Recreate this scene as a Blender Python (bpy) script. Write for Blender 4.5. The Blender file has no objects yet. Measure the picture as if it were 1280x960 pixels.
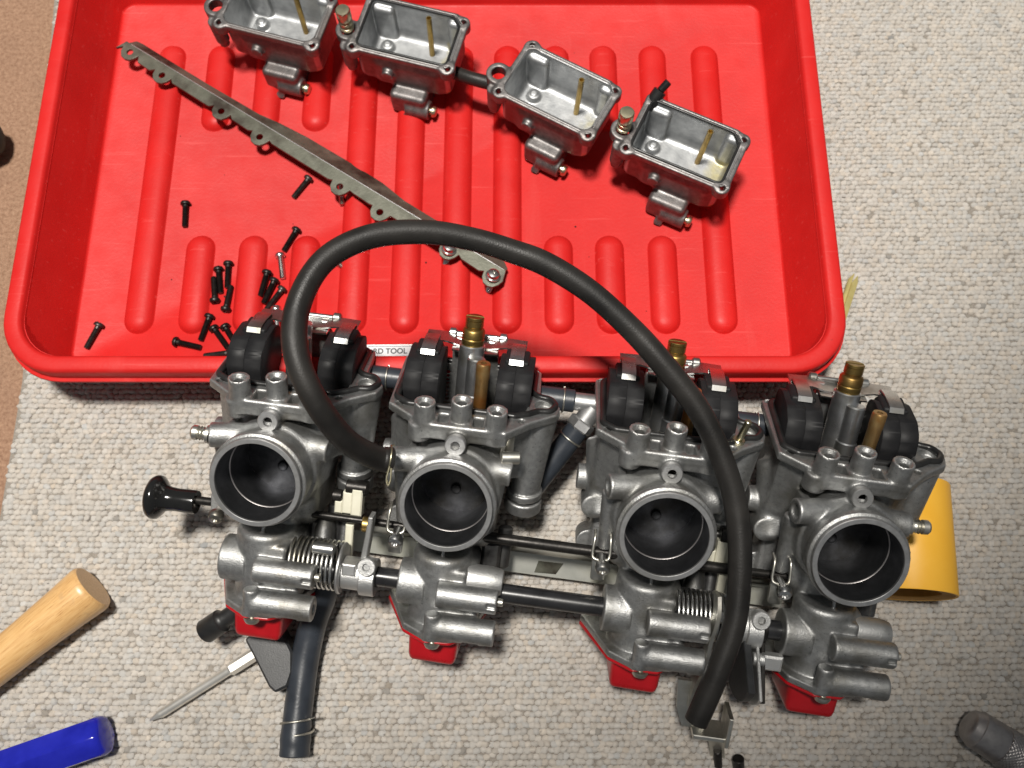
import bpy, math, random
import numpy as np
from math import sin, cos, tan, pi, radians, atan2, sqrt
from mathutils import Vector, Matrix

random.seed(7); rng = np.random.default_rng(7)
sc = bpy.context.scene
MM = 0.001

# ------------------------------------------------------------------ camera
F_PX, CAM_H, PITCH = 1073.0, 498.0, radians(16)
cam = bpy.data.cameras.new('camera'); cam_o = bpy.data.objects.new('camera', cam)
sc.collection.objects.link(cam_o)
cam.sensor_width = 36.0; cam.lens = 36.0 * F_PX / 1280.0
cam.clip_start = 0.01; cam.clip_end = 50.0
cam_o.location = (0, 0, CAM_H * MM); cam_o.rotation_euler = (PITCH, 0, 0)
cam.dof.use_dof = True; cam.dof.focus_distance = 0.425; cam.dof.aperture_fstop = 11.0
sc.camera = cam_o

# ------------------------------------------------------------------ world and lamp
world = bpy.data.worlds.new('World'); sc.world = world; world.use_nodes = True
bg = world.node_tree.nodes['Background']
bg.inputs[0].default_value = (0.93, 0.97, 1.0, 1); bg.inputs[1].default_value = 0.135

def lamp(name, loc, target, power, radius, cone, blend, col):
    L = bpy.data.lights.new(name, 'SPOT'); L.energy = power; L.shadow_soft_size = radius
    L.spot_size = radians(cone); L.spot_blend = blend; L.color = col
    o = bpy.data.objects.new(name, L); sc.collection.objects.link(o)
    o.location = loc
    o.rotation_euler = (Vector(target) - Vector(loc)).to_track_quat('-Z', 'Y').to_euler()
    return o
lamp('ceiling_lamp', (-0.21, 0.25, 2.10), (-0.30, 0.70, 0.0), 272.0, 0.14, 49.0, 0.26, (1.0, 0.955, 0.885))

sc.view_settings.view_transform = 'Standard'; sc.view_settings.look = 'None'
sc.view_settings.exposure = 0.0; sc.view_settings.gamma = 1.0
sc.render.engine = 'CYCLES'
sc.cycles.max_bounces = 8

# ------------------------------------------------------------------ small maths helpers
def at(px, py, z):
    """point of the 1280x960 picture at height z (mm) -> world mm"""
    d = np.array([(px - 640) / F_PX, -(py - 480) / F_PX, -1.0])
    c, s = cos(PITCH), sin(PITCH)
    d = np.array([d[0], c * d[1] - s * d[2], s * d[1] + c * d[2]])
    t = (z - CAM_H) / d[2]
    return np.array([0, 0, CAM_H]) + t * d
def at_depth(px, py, dep):
    d = np.array([(px - 640) / F_PX, -(py - 480) / F_PX, -1.0]) * dep
    c, s = cos(PITCH), sin(PITCH)
    return np.array([d[0], c * d[1] - s * d[2], CAM_H + s * d[1] + c * d[2]])
def unit(v):
    v = np.asarray(v, float); return v / np.linalg.norm(v)
def basis(axis):
    a = unit(axis); h = np.array([0, 0, 1.0]) if abs(a[2]) < 0.9 else np.array([1.0, 0, 0])
    u = unit(np.cross(h, a)); v = np.cross(a, u); return u, v, a
def catmull(pts, n=10, closed=False):
    P = [np.asarray(p, float) for p in pts]; out = []
    m = len(P); rngi = range(m) if closed else range(m - 1)
    for i in rngi:
        if closed: p0, p1, p2, p3 = P[i - 1], P[i], P[(i + 1) % m], P[(i + 2) % m]
        else:
            p1, p2 = P[i], P[i + 1]
            p0 = P[i - 1] if i else 2 * p1 - p2
            p3 = P[i + 2] if i + 2 < m else 2 * p2 - p1
        for k in range(n):
            t = k / n
            out.append(0.5 * (2 * p1 + (p2 - p0) * t + (2 * p0 - 5 * p1 + 4 * p2 - p3) * t * t + (3 * p1 - p0 - 3 * p2 + p3) * t ** 3))
    if not closed: out.append(P[-1])
    return out
def round_poly(poly, r, n=5):
    """round the corners of a 2-D polygon; r a number or one per corner"""
    P = [np.asarray(p, float) for p in poly]; m = len(P); out = []
    rr = r if hasattr(r, '__len__') else [r] * m
    for i in range(m):
        a, b, c = P[i - 1], P[i], P[(i + 1) % m]
        d1, d2 = unit(a - b), unit(c - b)
        ang = math.acos(max(-1, min(1, float(d1 @ d2))))
        if ang > pi - 0.05 or rr[i] <= 0: out.append(b); continue
        L = min(rr[i] / tan(ang / 2), 0.48 * np.linalg.norm(a - b), 0.48 * np.linalg.norm(c - b))
        p, q = b + d1 * L, b + d2 * L
        for k in range(n + 1):
            t = k / n; out.append((1 - t) ** 2 * p + 2 * t * (1 - t) * b + t * t * q)
    return out
def inset(poly, d):
    P = [np.asarray(p, float) for p in poly]; m = len(P); out = []
    area = sum(P[i - 1][0] * P[i][1] - P[i][0] * P[i - 1][1] for i in range(m))
    sg = 1 if area > 0 else -1
    for i in range(m):
        e1, e2 = unit(P[i] - P[i - 1]), unit(P[(i + 1) % m] - P[i])
        n1, n2 = sg * np.array([-e1[1], e1[0]]), sg * np.array([-e2[1], e2[0]])
        b = n1 + n2; k = d / max(0.35, float(1 + n1 @ n2))
        out.append(P[i] + b * k)
    return out

# ------------------------------------------------------------------ mesh builder (works in mm)
class MB:
    def __init__(self): self.v = []; self.f = []; self.n = 0
    def add(self, V, Fc):
        V = np.asarray(V, float).reshape(-1, 3); self.v.append(V)
        o = self.n
        self.f += [tuple(int(i) + o for i in f) for f in Fc]; self.n += len(V); return self
    def lathe(self, prof, o=(0, 0, 0), axis=(0, 0, 1), n=28, flute=None):
        u, v, a = basis(axis); o = np.asarray(o, float); V = []; rings = []
        for (r, h) in prof:
            if r < 1e-6: rings.append([len(V)]); V.append(o + a * h)
            else:
                rings.append(list(range(len(V), len(V) + n)))
                for k in range(n):
                    t = 2 * pi * k / n; rr = r * (flute(t, h) if flute else 1)
                    V.append(o + a * h + rr * (cos(t) * u + sin(t) * v))
        Fc = []
        for A, B in zip(rings[:-1], rings[1:]):
            if len(A) == 1 and len(B) == 1: continue
            for k in range(n):
                k2 = (k + 1) % n
                if len(A) == 1: Fc.append((A[0], B[k2], B[k]))
                elif len(B) == 1: Fc.append((A[k], A[k2], B[0]))
                else: Fc.append((A[k], A[k2], B[k2], B[k]))
        return self.add(V, Fc)
    def cyl(self, p, q, r, bev=0.4, n=24, r2=None):
        p = np.asarray(p, float); q = np.asarray(q, float); L = np.linalg.norm(q - p); r2 = r if r2 is None else r2
        b = min(bev, r * .4, r2 * .4, L * .4)
        return self.lathe([(0, 0), (r - b, 0), (r, b), (r2, L - b), (r2 - b, L), (0, L)], p, q - p, n)
    def tube(self, path, r, n=12, closed=False, cap=True, flat=None):
        P = [np.asarray(p, float) for p in path]; m = len(P)
        T = []
        for i in range(m):
            a = P[i - 1] if (i or closed) else P[0]; b = P[(i + 1) % m] if (i < m - 1 or closed) else P[-1]
            T.append(unit(b - a))
        u, v, _ = basis(T[0]); V = []
        R = r if hasattr(r, '__len__') else [r] * m
        for i in range(m):
            u = unit(u - T[i] * (u @ T[i])); v = np.cross(T[i], u)
            for k in range(n):
                t = 2 * pi * k / n; V.append(P[i] + R[i] * (cos(t) * u + sin(t) * v))
        Fc = []
        for i in range(m if closed else m - 1):
            j = (i + 1) % m
            for k in range(n):
                k2 = (k + 1) % n; Fc.append((i * n + k, i * n + k2, j * n + k2, j * n + k))
        if cap and not closed:
            Fc.append(tuple(range(n - 1, -1, -1))); Fc.append(tuple((m - 1) * n + k for k in range(n)))
        return self.add(V, Fc)
    def prism(self, poly, o, ex, ey, ez, h0, h1, bev=0.4):
        o = np.asarray(o, float); ex = np.asarray(ex, float); ey = np.asarray(ey, float); ez = np.asarray(ez, float)
        m = len(poly); area = sum(poly[i - 1][0] * poly[i][1] - poly[i][0] * poly[i - 1][1] for i in range(m))
        if area < 0: poly = poly[::-1]
        lv = [(bev, h0), (0, h0 + bev), (0, h1 - bev), (bev, h1)] if bev > 0 else [(0, h0), (0, h1)]
        V = []
        for d, h in lv:
            for p in (inset(poly, d) if d else poly): V.append(o + ex * p[0] + ey * p[1] + ez * h)
        Fc = [tuple(range(m - 1, -1, -1)), tuple((len(lv) - 1) * m + k for k in range(m))]
        for l in range(len(lv) - 1):
            for k in range(m):
                k2 = (k + 1) % m; Fc.append((l * m + k, l * m + k2, (l + 1) * m + k2, (l + 1) * m + k))
        return self.add(V, Fc)
    def box(self, c, h, bev=0.5, fr=None):
        ex, ey, ez = fr if fr is not None else ((1, 0, 0), (0, 1, 0), (0, 0, 1))
        return self.prism([(-h[0], -h[1]), (h[0], -h[1]), (h[0], h[1]), (-h[0], h[1])], c, ex, ey, ez, -h[2], h[2], bev)
    def strip(self, path, side, w, th, bev=0.2):
        """a bent flat strip: path points, width w along side, thickness th"""
        P = [np.asarray(p, float) for p in path]; s = unit(side); m = len(P); V = []
        for i in range(m):
            t = unit(P[min(i + 1, m - 1)] - P[max(i - 1, 0)]); nn = unit(np.cross(t, s))
            ww = w[i] if hasattr(w, '__len__') else w
            for a, b in ((-1, -1), (1, -1), (1, 1), (-1, 1)): V.append(P[i] + s * a * ww / 2 + nn * b * th / 2)
        Fc = [(3, 2, 1, 0), tuple((m - 1) * 4 + k for k in range(4))]
        for i in range(m - 1):
            for k in range(4):
                k2 = (k + 1) % 4; Fc.append((i * 4 + k, i * 4 + k2, i * 4 + 4 + k2, i * 4 + 4 + k))
        return self.add(V, Fc)
    def mesh(self, name, m, sharp=38, origin=None):
        V = np.vstack(self.v)
        if origin is not None: V = V - np.asarray(origin, float)
        me = bpy.data.meshes.new(name); me.from_pydata((V * MM).tolist(), [], self.f); me.update()
        import bmesh
        b = bmesh.new(); b.from_mesh(me); bmesh.ops.recalc_face_normals(b, faces=b.faces); b.to_mesh(me); b.free()
        me.polygons.foreach_set('use_smooth', [True] * len(me.polygons))
        me.set_sharp_from_angle(angle=radians(sharp))
        me.materials.append(m); return me

def link(name, me, parent=None, loc=(0, 0, 0), **props):
    o = bpy.data.objects.new(name, me); sc.collection.objects.link(o)
    o.location = Vector([float(c) * MM for c in loc])
    if parent is not None: o.parent = parent
    for k, v in props.items(): o[k] = v
    return o
def thing(name, label, cat, loc, rot=None, group=None):
    o = link(name, None, None, loc); o.empty_display_size = 0.01
    o['label'] = label; o['category'] = cat
    if group: o['group'] = group
    if rot is not None: o.rotation_euler = rot
    return o

# ------------------------------------------------------------------ signed-distance casting kit (mm)
class Field:
    def __init__(self, lo, hi, h):
        self.lo = np.array(lo, float); self.h = h
        self.n = np.ceil((np.array(hi, float) - self.lo) / h).astype(int) + 1
        self.D = np.full(self.n, 50.0, np.float32)
        self.ax = [self.lo[i] + h * np.arange(self.n[i], dtype=np.float32) for i in range(3)]
    def region(self, lo, hi, pad):
        s = []
        for i in range(3):
            a = int(max(0, math.floor((lo[i] - pad - self.lo[i]) / self.h))); b = int(min(self.n[i], math.ceil((hi[i] + pad - self.lo[i]) / self.h) + 1))
            s.append(slice(a, max(a + 1, b)))
        s = tuple(s)
        return s, np.meshgrid(self.ax[0][s[0]], self.ax[1][s[1]], self.ax[2][s[2]], indexing='ij')
    def add(self, prim, k=1.5):
        fn, lo, hi = prim; s, g = self.region(lo, hi, k * 2 + 3); d = fn(*g).astype(np.float32); D = self.D[s]
        h = np.maximum(k - np.abs(D - d), 0) / k if k > 0 else 0
        self.D[s] = np.minimum(D, d) - h * h * k * .25; return self
    def sub(self, prim, k=0.6):
        fn, lo, hi = prim; s, g = self.region(lo, hi, k * 2 + 3); d = -fn(*g).astype(np.float32); D = self.D[s]
        h = np.maximum(k - np.abs(D - d), 0) / k if k > 0 else 0
        self.D[s] = np.maximum(D, d) + h * h * k * .25; return self
    def mesh(self, name, m):
        D = self.D; S = D < 0; nx, ny, nz = D.shape
        c = S[:-1, :-1, :-1].astype(np.int8)
        cnt = np.zeros((nx - 1, ny - 1, nz - 1), np.int8)
        offs = [(i, j, k) for i in (0, 1) for j in (0, 1) for k in (0, 1)]
        for i, j, k in offs: cnt += S[i:nx - 1 + i, j:ny - 1 + j, k:nz - 1 + k]
        I, J, K = np.nonzero((cnt > 0) & (cnt < 8))
        vals = np.stack([D[I + i, J + j, K + k] for i, j, k in offs], 1)
        acc = np.zeros((len(I), 3)); num = np.zeros(len(I))
        for a in range(8):
            for b in range(a + 1, 8):
                oa, ob = np.array(offs[a]), np.array(offs[b])
                if abs(oa - ob).sum() != 1: continue
                va, vb = vals[:, a], vals[:, b]; msk = (va < 0) != (vb < 0)
                t = np.where(msk, va / np.where(msk, va - vb, 1), 0)
                acc += msk[:, None] * (oa + t[:, None] * (ob - oa)); num += msk
        P = (np.stack([I, J, K], 1) + acc / num[:, None]) * self.h + self.lo
        idx = np.full((nx - 1, ny - 1, nz - 1), -1, np.int32); idx[I, J, K] = np.arange(len(I))
        quads = []
        for ax in range(3):
            sl0 = [slice(None)] * 3; sl1 = [slice(None)] * 3
            sl0[ax] = slice(0, -1); sl1[ax] = slice(1, None)
            A, B = S[tuple(sl0)], S[tuple(sl1)]
            E = np.array(np.nonzero(A != B)); o1, o2 = [(1, 2), (2, 0), (0, 1)][ax]
            ok = (E[o1] > 0) & (E[o2] > 0) & (E[o1] < D.shape[o1] - 1) & (E[o2] < D.shape[o2] - 1); E = E[:, ok]
            flip = A[tuple(E)]
            def cell(d1, d2):
                e = E.copy(); e[o1] += d1; e[o2] += d2; return idx[tuple(e)]
            q = np.stack([cell(-1, -1), cell(0, -1), cell(0, 0), cell(-1, 0)], 1)
            q[~flip] = q[~flip][:, ::-1]; quads.append(q)
        Q = np.vstack(quads); Q = Q[(Q >= 0).all(1)]
        me = bpy.data.meshes.new(name)
        me.vertices.add(len(P)); me.vertices.foreach_set('co', (P * MM).astype(np.float32).ravel())
        me.loops.add(len(Q) * 4); me.loops.foreach_set('vertex_index', Q.astype(np.int32).ravel())
        me.polygons.add(len(Q)); me.polygons.foreach_set('loop_start', np.arange(0, len(Q) * 4, 4, dtype=np.int32))
        me.polygons.foreach_set('use_smooth', np.ones(len(Q), bool))
        me.update(calc_edges=True); me.validate()
        me.materials.append(m); return me
def s_cyl(p, q, r, rd=0.5, r2=None):
    p = np.array(p, float); q = np.array(q, float); a = unit(q - p); L = np.linalg.norm(q - p); R = max(r, r2 or r)
    def fn(x, y, z):
        dx, dy, dz = x - p[0], y - p[1], z - p[2]; t = dx * a[0] + dy * a[1] + dz * a[2]
        rr = np.sqrt(np.maximum(dx * dx + dy * dy + dz * dz - t * t, 0))
        rad = r if r2 is None else r + (r2 - r) * np.clip(t / L, 0, 1)
        u = rr - rad + rd; v = np.abs(t - L / 2) - L / 2 + rd
        return np.minimum(np.maximum(u, v), 0) + np.sqrt(np.maximum(u, 0) ** 2 + np.maximum(v, 0) ** 2) - rd
    return fn, np.minimum(p, q) - R, np.maximum(p, q) + R
def s_box(lo, hi, rd=1.0, tf=None, bb=None):
    lo = np.array(lo, float); hi = np.array(hi, float); c = (lo + hi) / 2; h = (hi - lo) / 2 - rd
    def fn(x, y, z):
        if tf: x, y, z = tf(x, y, z)
        q = [np.abs(w - c[i]) - h[i] for i, w in enumerate((x, y, z))]
        return np.minimum(np.maximum(np.maximum(q[0], q[1]), q[2]), 0) + np.sqrt(sum(np.maximum(w, 0) ** 2 for w in q)) - rd
    if bb is None: bb = (lo, hi)
    return fn, bb[0], bb[1]
def s_poly(poly, h0, h1, rd, tf, bb):
    """polygon in (x, second) extruded along first: tf gives (x, along, second)"""
    P = [np.array(p, float) for p in poly]
    def fn(x, y, z):
        a, w, b = tf(x, y, z) if tf else (x, y, z)
        d = np.full(a.shape, 1e9, np.float32); inside = np.zeros(a.shape, bool)
        for i in range(len(P)):
            p, q = P[i - 1], P[i]; e = q - p
            wx, wy = a - p[0], b - p[1]; t = np.clip((wx * e[0] + wy * e[1]) / (e @ e), 0, 1)
            d = np.minimum(d, (wx - t * e[0]) ** 2 + (wy - t * e[1]) ** 2)
            c1 = (p[1] <= b) != (q[1] <= b)
            with np.errstate(divide='ignore', invalid='ignore'):
                xi = p[0] + (b - p[1]) / (q[1] - p[1] if q[1] != p[1] else 1e-9) * e[0]
            inside ^= c1 & (a < xi)
        d = np.sqrt(d) * np.where(inside, -1, 1)
        u = d + rd; v = np.abs(w - (h0 + h1) / 2) - (h1 - h0) / 2 + rd
        return np.minimum(np.maximum(u, v), 0) + np.sqrt(np.maximum(u, 0) ** 2 + np.maximum(v, 0) ** 2) - rd
    return fn, np.array(bb[0], float), np.array(bb[1], float)

# ------------------------------------------------------------------ materials
class NT:
    def __init__(self, name):
        self.m = bpy.data.materials.new(name); self.m.use_nodes = True
        self.t = self.m.node_tree; self.b = self.t.nodes['Principled BSDF']
        self.co = self.t.nodes.new('ShaderNodeTexCoord')
    def node(self, kind, **kw):
        n = self.t.nodes.new(kind)
        for k, v in kw.items():
            if k in n.inputs: n.inputs[k].default_value = v
            else: setattr(n, k, v)
        return n
    def noise(self, scale, detail=4, rough=0.55, coord='Object', stretch=None):
        n = self.node('ShaderNodeTexNoise', Scale=scale, Detail=detail, Roughness=rough)
        src = self.co.outputs[coord]
        if coord == 'Object':
            if not hasattr(self, 'shift'):
                oi = self.node('ShaderNodeObjectInfo'); va = self.node('ShaderNodeVectorMath', operation='ADD'); self.t.links.new(src, va.inputs[0])
                sm = self.node('ShaderNodeMath', operation='MULTIPLY'); self.t.links.new(oi.outputs['Random'], sm.inputs[0]); sm.inputs[1].default_value = 3.0
                self.t.links.new(sm.outputs[0], va.inputs[1]); self.shift = va.outputs[0]
            src = self.shift
        if stretch:
            mp = self.node('ShaderNodeMapping'); mp.inputs['Scale'].default_value = stretch
            self.t.links.new(src, mp.inputs[0]); src = mp.outputs[0]
        self.t.links.new(src, n.inputs['Vector']); return n.outputs['Fac']
    def ramp(self, fac, stops):
        r = self.node('ShaderNodeValToRGB'); e = r.color_ramp.elements
        while len(e) < len(stops): e.new(0.5)
        for el, (p, c) in zip(e, stops): el.position = p; el.color = (*c, 1) if len(c) == 3 else c
        self.t.links.new(fac, r.inputs[0]); return r.outputs[0]
    def mixc(self, fac, a, b, mode='MIX'):
        n = self.node('ShaderNodeMix', data_type='RGBA', blend_type=mode)
        for s, v in ((n.inputs[0], fac), (n.inputs[6], a), (n.inputs[7], b)):
            if hasattr(v, 'is_linked'): self.t.links.new(v, s)
            else: s.default_value = v if not hasattr(v, '__len__') else (*v, 1)
        return n.outputs[2]
    def setp(self, **kw):
        for k, v in kw.items():
            s = self.b.inputs[k.replace('_', ' ')]
            if hasattr(v, 'is_linked'): self.t.links.new(v, s)
            elif hasattr(v, '__len__') and len(v) == 3: s.default_value = (*v, 1)
            else: s.default_value = v
        return self
    def bump(self, h, strength=0.3, dist=0.0005):
        b = self.node('ShaderNodeBump', Strength=strength, Distance=dist)
        self.t.links.new(h, b.inputs['Height']); self.t.links.new(b.outputs[0], self.b.inputs['Normal']); return self
def rough_range(nt, fac, a, b):
    return nt.ramp(fac, [(0.3, (a,) * 3), (0.7, (b,) * 3)])
def metal(name, c1, c2, r1, r2, bump=0.15, scale=250, metallic=1.0, grime=None, bscale=900, wear=None, stain=None):
    t = NT(name); n = t.noise(scale); big = t.noise(45, 5)
    col = t.ramp(n, [(0.3, c1), (0.7, c2)])
    if grime:
        g = t.ramp(big, [(0.47, (0, 0, 0)), (0.66, (1, 1, 1))]); col = t.mixc(g, col, grime)
    if stain:
        g2 = t.ramp(t.noise(26, 6, .65), [(0.60, (0, 0, 0)), (0.78, (.7, .7, .7))]); col = t.mixc(g2, col, stain)
        g3 = t.ramp(t.noise(900, 2, .5), [(0.66, (0, 0, 0)), (0.72, (.6, .6, .6))]); col = t.mixc(g3, col, tuple(c * .35 for c in c1))
    if wear:
        geo = t.node('ShaderNodeNewGeometry')
        w = t.ramp(geo.outputs['Pointiness'], [(0.52, (0, 0, 0)), (0.60, (1, 1, 1))]); col = t.mixc(w, col, wear)
    t.setp(Base_Color=col, Metallic=metallic, Roughness=rough_range(t, big, r1, r2))
    if bump: t.bump(t.noise(bscale, 3), bump, 0.0003)
    return t.m
M = {}
M['cast'] = metal('cast_aluminium', (.31, .315, .313), (.43, .432, .428), .42, .58, .6, 420, .92, (.19, .187, .172), 1300, (.68, .68, .67), (.20, .165, .105))
M['bowlcast'] = metal('oxidised_aluminium', (.21, .203, .20), (.36, .35, .34), .44, .60, .5, 260, 0.85, (.22, .20, .185), 900, (.55, .54, .53))
def bowl_mat():
    t = NT('bowl_aluminium'); a = t.node('ShaderNodeAttribute', attribute_name='inside'); sp = t.node('ShaderNodeSeparateColor'); t.t.links.new(a.outputs['Color'], sp.inputs[0])
    out = t.ramp(t.noise(260), [(0.3, (.13, .122, .12)), (0.7, (.24, .228, .224))]); g = t.ramp(t.noise(40, 5), [(0.5, (0, 0, 0)), (0.72, (1, 1, 1))]); out = t.mixc(g, out, (.17, .145, .135))
    inn = t.ramp(t.noise(160, 5), [(0.3, (.34, .35, .36)), (0.7, (.52, .53, .535))])
    inf = t.node('ShaderNodeObjectInfo'); am = t.node('ShaderNodeMath', operation='MULTIPLY'); t.t.links.new(sp.outputs[1], am.inputs[0]); t.t.links.new(t.noise(70, 5), am.inputs[1])
    inn = t.mixc(t.ramp(am.outputs[0], [(0.35, (0, 0, 0)), (0.62, (.8, .8, .8))]), inn, (.46, .40, .17))
    geo = t.node('ShaderNodeNewGeometry'); w = t.ramp(geo.outputs['Pointiness'], [(0.53, (0, 0, 0)), (0.60, (1, 1, 1))]); out = t.mixc(w, out, (.50, .49, .48))
    t.setp(Base_Color=t.mixc(sp.outputs[0], out, inn), Metallic=.82, Roughness=rough_range(t, t.noise(50), .40, .56)); t.bump(t.noise(900, 3), .4, .0003); return t.m
M['bowlcast'] = bowl_mat()
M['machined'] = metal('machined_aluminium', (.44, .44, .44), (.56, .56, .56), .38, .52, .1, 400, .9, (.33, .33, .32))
M['bore'] = metal('dark_bore', (.17, .175, .185), (.25, .255, .27), .38, .52, .06, 120, 1.0, (.12, .122, .13))
M['slide'] = metal('dark_slide', (.05, .051, .055), (.10, .101, .106), .42, .6, .25, 160, 1.0, (.04, .038, .035))
M['chrome'] = metal('bright_steel', (.58, .58, .57), (.70, .70, .69), .22, .38, .05, 200, 1.0, (.35, .33, .28))
M['plate'] = metal('bright_zinc_plate', (.52, .53, .48), (.66, .66, .60), .34, .5, .1, 90, .55, (.40, .40, .32))
M['nickel'] = metal('nickel', (.72, .70, .65), (.82, .80, .75), .30, .42, .05, 200, .8)
M['jetsteel'] = metal('plated_jet_steel', (.50, .51, .52), (.64, .65, .66), .26, .40, .05, 160, .95, (.30, .29, .24))
M['steel'] = metal('zinc_steel', (.56, .55, .50), (.70, .68, .62), .32, .50, .1, 150, 1.0, (.34, .32, .26))
M['brass'] = metal('tarnished_brass', (.33, .225, .07), (.44, .31, .11), .30, .50, .15, 260, 1.0, (.20, .12, .04))
M['brightbrass'] = metal('bright_brass', (.56, .46, .16), (.68, .58, .24), .28, .42, .1, 150, .7)
M['pilotbrass'] = metal('worn_brass', (.42, .20, .05), (.52, .40, .20), .34, .55, .2, 180, .9, (.38, .15, .035))
M['zinc'] = metal('yellow_zinc', (.48, .44, .30), (.62, .57, .40), .25, .42, .1, 200)
M['olive'] = metal('grey_green_plated_steel', (.105, .107, .082), (.16, .16, .127), .40, .56, .25, 110, .5, (.035, .026, .019), 700)
M['darkcast'] = metal('dark_alloy', (.10, .10, .102), (.17, .17, .17), .40, .55, .3, 300, .9, (.07, .068, .06))
M['blackox'] = metal('black_oxide', (.018, .017, .016), (.04, .037, .034), .30, .48, .15, 400, .75)
M['worn_black'] = metal('worn_black_oxide', (.035, .032, .03), (.09, .082, .075), .34, .5, .2, 420, .8)
M['gun'] = metal('grey_knurled_steel', (.32, .30, .30), (.42, .40, .39), .34, .46, .08, 260, .9)
def plastic(name, c1, c2, r1, r2, bump=.1, scale=120, spec=.5, bscale=700, stretch=None):
    t = NT(name); n = t.noise(scale, 5, stretch=stretch)
    t.setp(Base_Color=t.ramp(n, [(0.3, c1), (0.7, c2)]), Roughness=rough_range(t, t.noise(60), r1, r2), Specular_IOR_Level=spec)
    if bump: t.bump(t.noise(bscale, 3), bump, 0.0003)
    return t.m
M['float'] = plastic('black_float_plastic', (.008, .008, .009), (.015, .015, .016), .48, .62, .12, 120, .28)
M['gasket'] = plastic('black_gasket_rubber', (.008, .008, .008), (.018, .018, .018), .28, .5, .2)
M['hose'] = plastic('black_hose_rubber', (.008, .0075, .007), (.024, .022, .020), .34, .56, .35, 45, .34, 1200)
M['greyhose'] = plastic('blue_grey_hose_rubber', (.021, .025, .032), (.034, .040, .050), .26, .46, .18, 90)
M['blackshaft'] = plastic('black_satin_shaft', (.012, .012, .013), (.02, .02, .022), .22, .34, .05)
M['knob'] = plastic('gloss_black_plastic', (.008, .008, .008), (.012, .012, .012), .10, .2, .02)
M['matblack'] = plastic('matt_black_plastic', (.016, .017, .018), (.026, .027, .029), .40, .52, .3, 120, .5, 1500)
M['redpaint'] = plastic('red_enamel', (.34, .004, .008), (.42, .007, .012), .22, .40, .08, 80)
M['nylon'] = plastic('ivory_nylon', (.62, .60, .48), (.70, .68, .56), .35, .5, .05)
M['yellow'] = plastic('yellow_plastic', (.90, .46, .035), (.93, .50, .05), .40, .52, .08, 60)
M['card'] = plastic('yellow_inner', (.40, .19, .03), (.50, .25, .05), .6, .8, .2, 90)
M['label'] = plastic('white_label', (.60, .62, .64), (.66, .68, .70), .35, .5, 0)
M['ink'] = plastic('dark_ink', (.02, .022, .025), (.03, .032, .035), .5, .6, 0)
M['darkblur'] = plastic('dull_black', (.015, .013, .012), (.03, .026, .024), .5, .7, .2)
def tray_mat():
    t = NT('red_tray_plastic'); n = t.noise(30, 6); f = t.noise(500, 3)
    col = t.ramp(n, [(0.3, (.50, .012, .011)), (0.7, (.57, .017, .015))])
    sc_ = t.ramp(t.noise(22, 8, .7, stretch=(1, .12, 1)), [(0.56, (0, 0, 0)), (0.76, (.34, .34, .34))])
    col = t.mixc(sc_, col, (.62, .09, .08))
    s2 = t.ramp(t.noise(300, 3, .6, stretch=(.06, 1.2, 1)), [(0.63, (0, 0, 0)), (0.72, (.55, .55, .55))]); col = t.mixc(s2, col, (.62, .06, .055))
    d2 = t.ramp(t.noise(240, 4, .65), [(0.70, (0, 0, 0)), (0.78, (.55, .55, .55))]); col = t.mixc(d2, col, (.26, .012, .011))
    t.setp(Base_Color=col, Roughness=rough_range(t, t.noise(80), .42, .58), Specular_IOR_Level=.28); t.bump(f, .22, .0004); return t.m
M['tray'] = tray_mat()
def wood_mat():
    t = NT('ash_wood'); n = t.noise(60, 6, .6, stretch=(14, 14, 1.0)); g = t.noise(160, 3, .5, stretch=(12, 12, .5))
    col = t.ramp(n, [(0.25, (.50, .27, .095)), (0.5, (.63, .38, .155)), (0.75, (.70, .46, .21))])
    fl = t.ramp(g, [(0.60, (0, 0, 0)), (0.72, (1, 1, 1))]); col = t.mixc(fl, col, (.42, .215, .075))
    dn = t.ramp(t.noise(55, 4, .6), [(0.66, (0, 0, 0)), (0.75, (.6, .6, .6))]); col = t.mixc(dn, col, (.36, .23, .13))
    t.setp(Base_Color=col, Roughness=.38, Coat_Weight=.25, Coat_Roughness=.2); t.bump(g, .12, .0003); return t.m
M['wood'] = wood_mat()
def blue_mat():
    t = NT('translucent_blue_plastic'); n = t.noise(70, 4)
    t.setp(Base_Color=t.ramp(n, [(0.3, (.012, .018, .42)), (0.7, (.03, .04, .62))]), Roughness=.16, Transmission_Weight=.35, IOR=1.5); return t.m
M['blue'] = blue_mat()
def rug_mat():
    t = NT('beige_loop_wool'); a = t.node('ShaderNodeAttribute', attribute_name='tint')
    st = t.ramp(t.noise(9, 5, .6), [(0.56, (0, 0, 0)), (0.80, (.30, .30, .30))])
    col = t.mixc(st, a.outputs['Color'], (.33, .29, .25)); f = t.noise(2600, 3)
    t.setp(Base_Color=col, Roughness=.92, Specular_IOR_Level=.15, Sheen_Weight=.15); t.bump(f, .9, .0009); return t.m
M['rug'] = rug_mat()
def rugbase_mat():
    t = NT('rug_backing'); t.setp(Base_Color=t.ramp(t.noise(800), [(0.3, (.20, .18, .155)), (0.7, (.30, .27, .235))]), Roughness=1.0, Specular_IOR_Level=.1); return t.m
M['rugbase'] = rugbase_mat()
def carpet_mat():
    t = NT('brown_pile_carpet'); n = t.noise(420, 5, .7); b = t.noise(28, 4)
    col = t.ramp(n, [(0.3, (.24, .135, .085)), (0.7, (.46, .29, .195))]); g = t.ramp(b, [(0.5, (0, 0, 0)), (0.8, (.45, .45, .45))])
    t.setp(Base_Color=t.mixc(g, col, (.22, .13, .09)), Roughness=1.0, Specular_IOR_Level=.1); t.bump(n, .9, .002); return t.m
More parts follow.
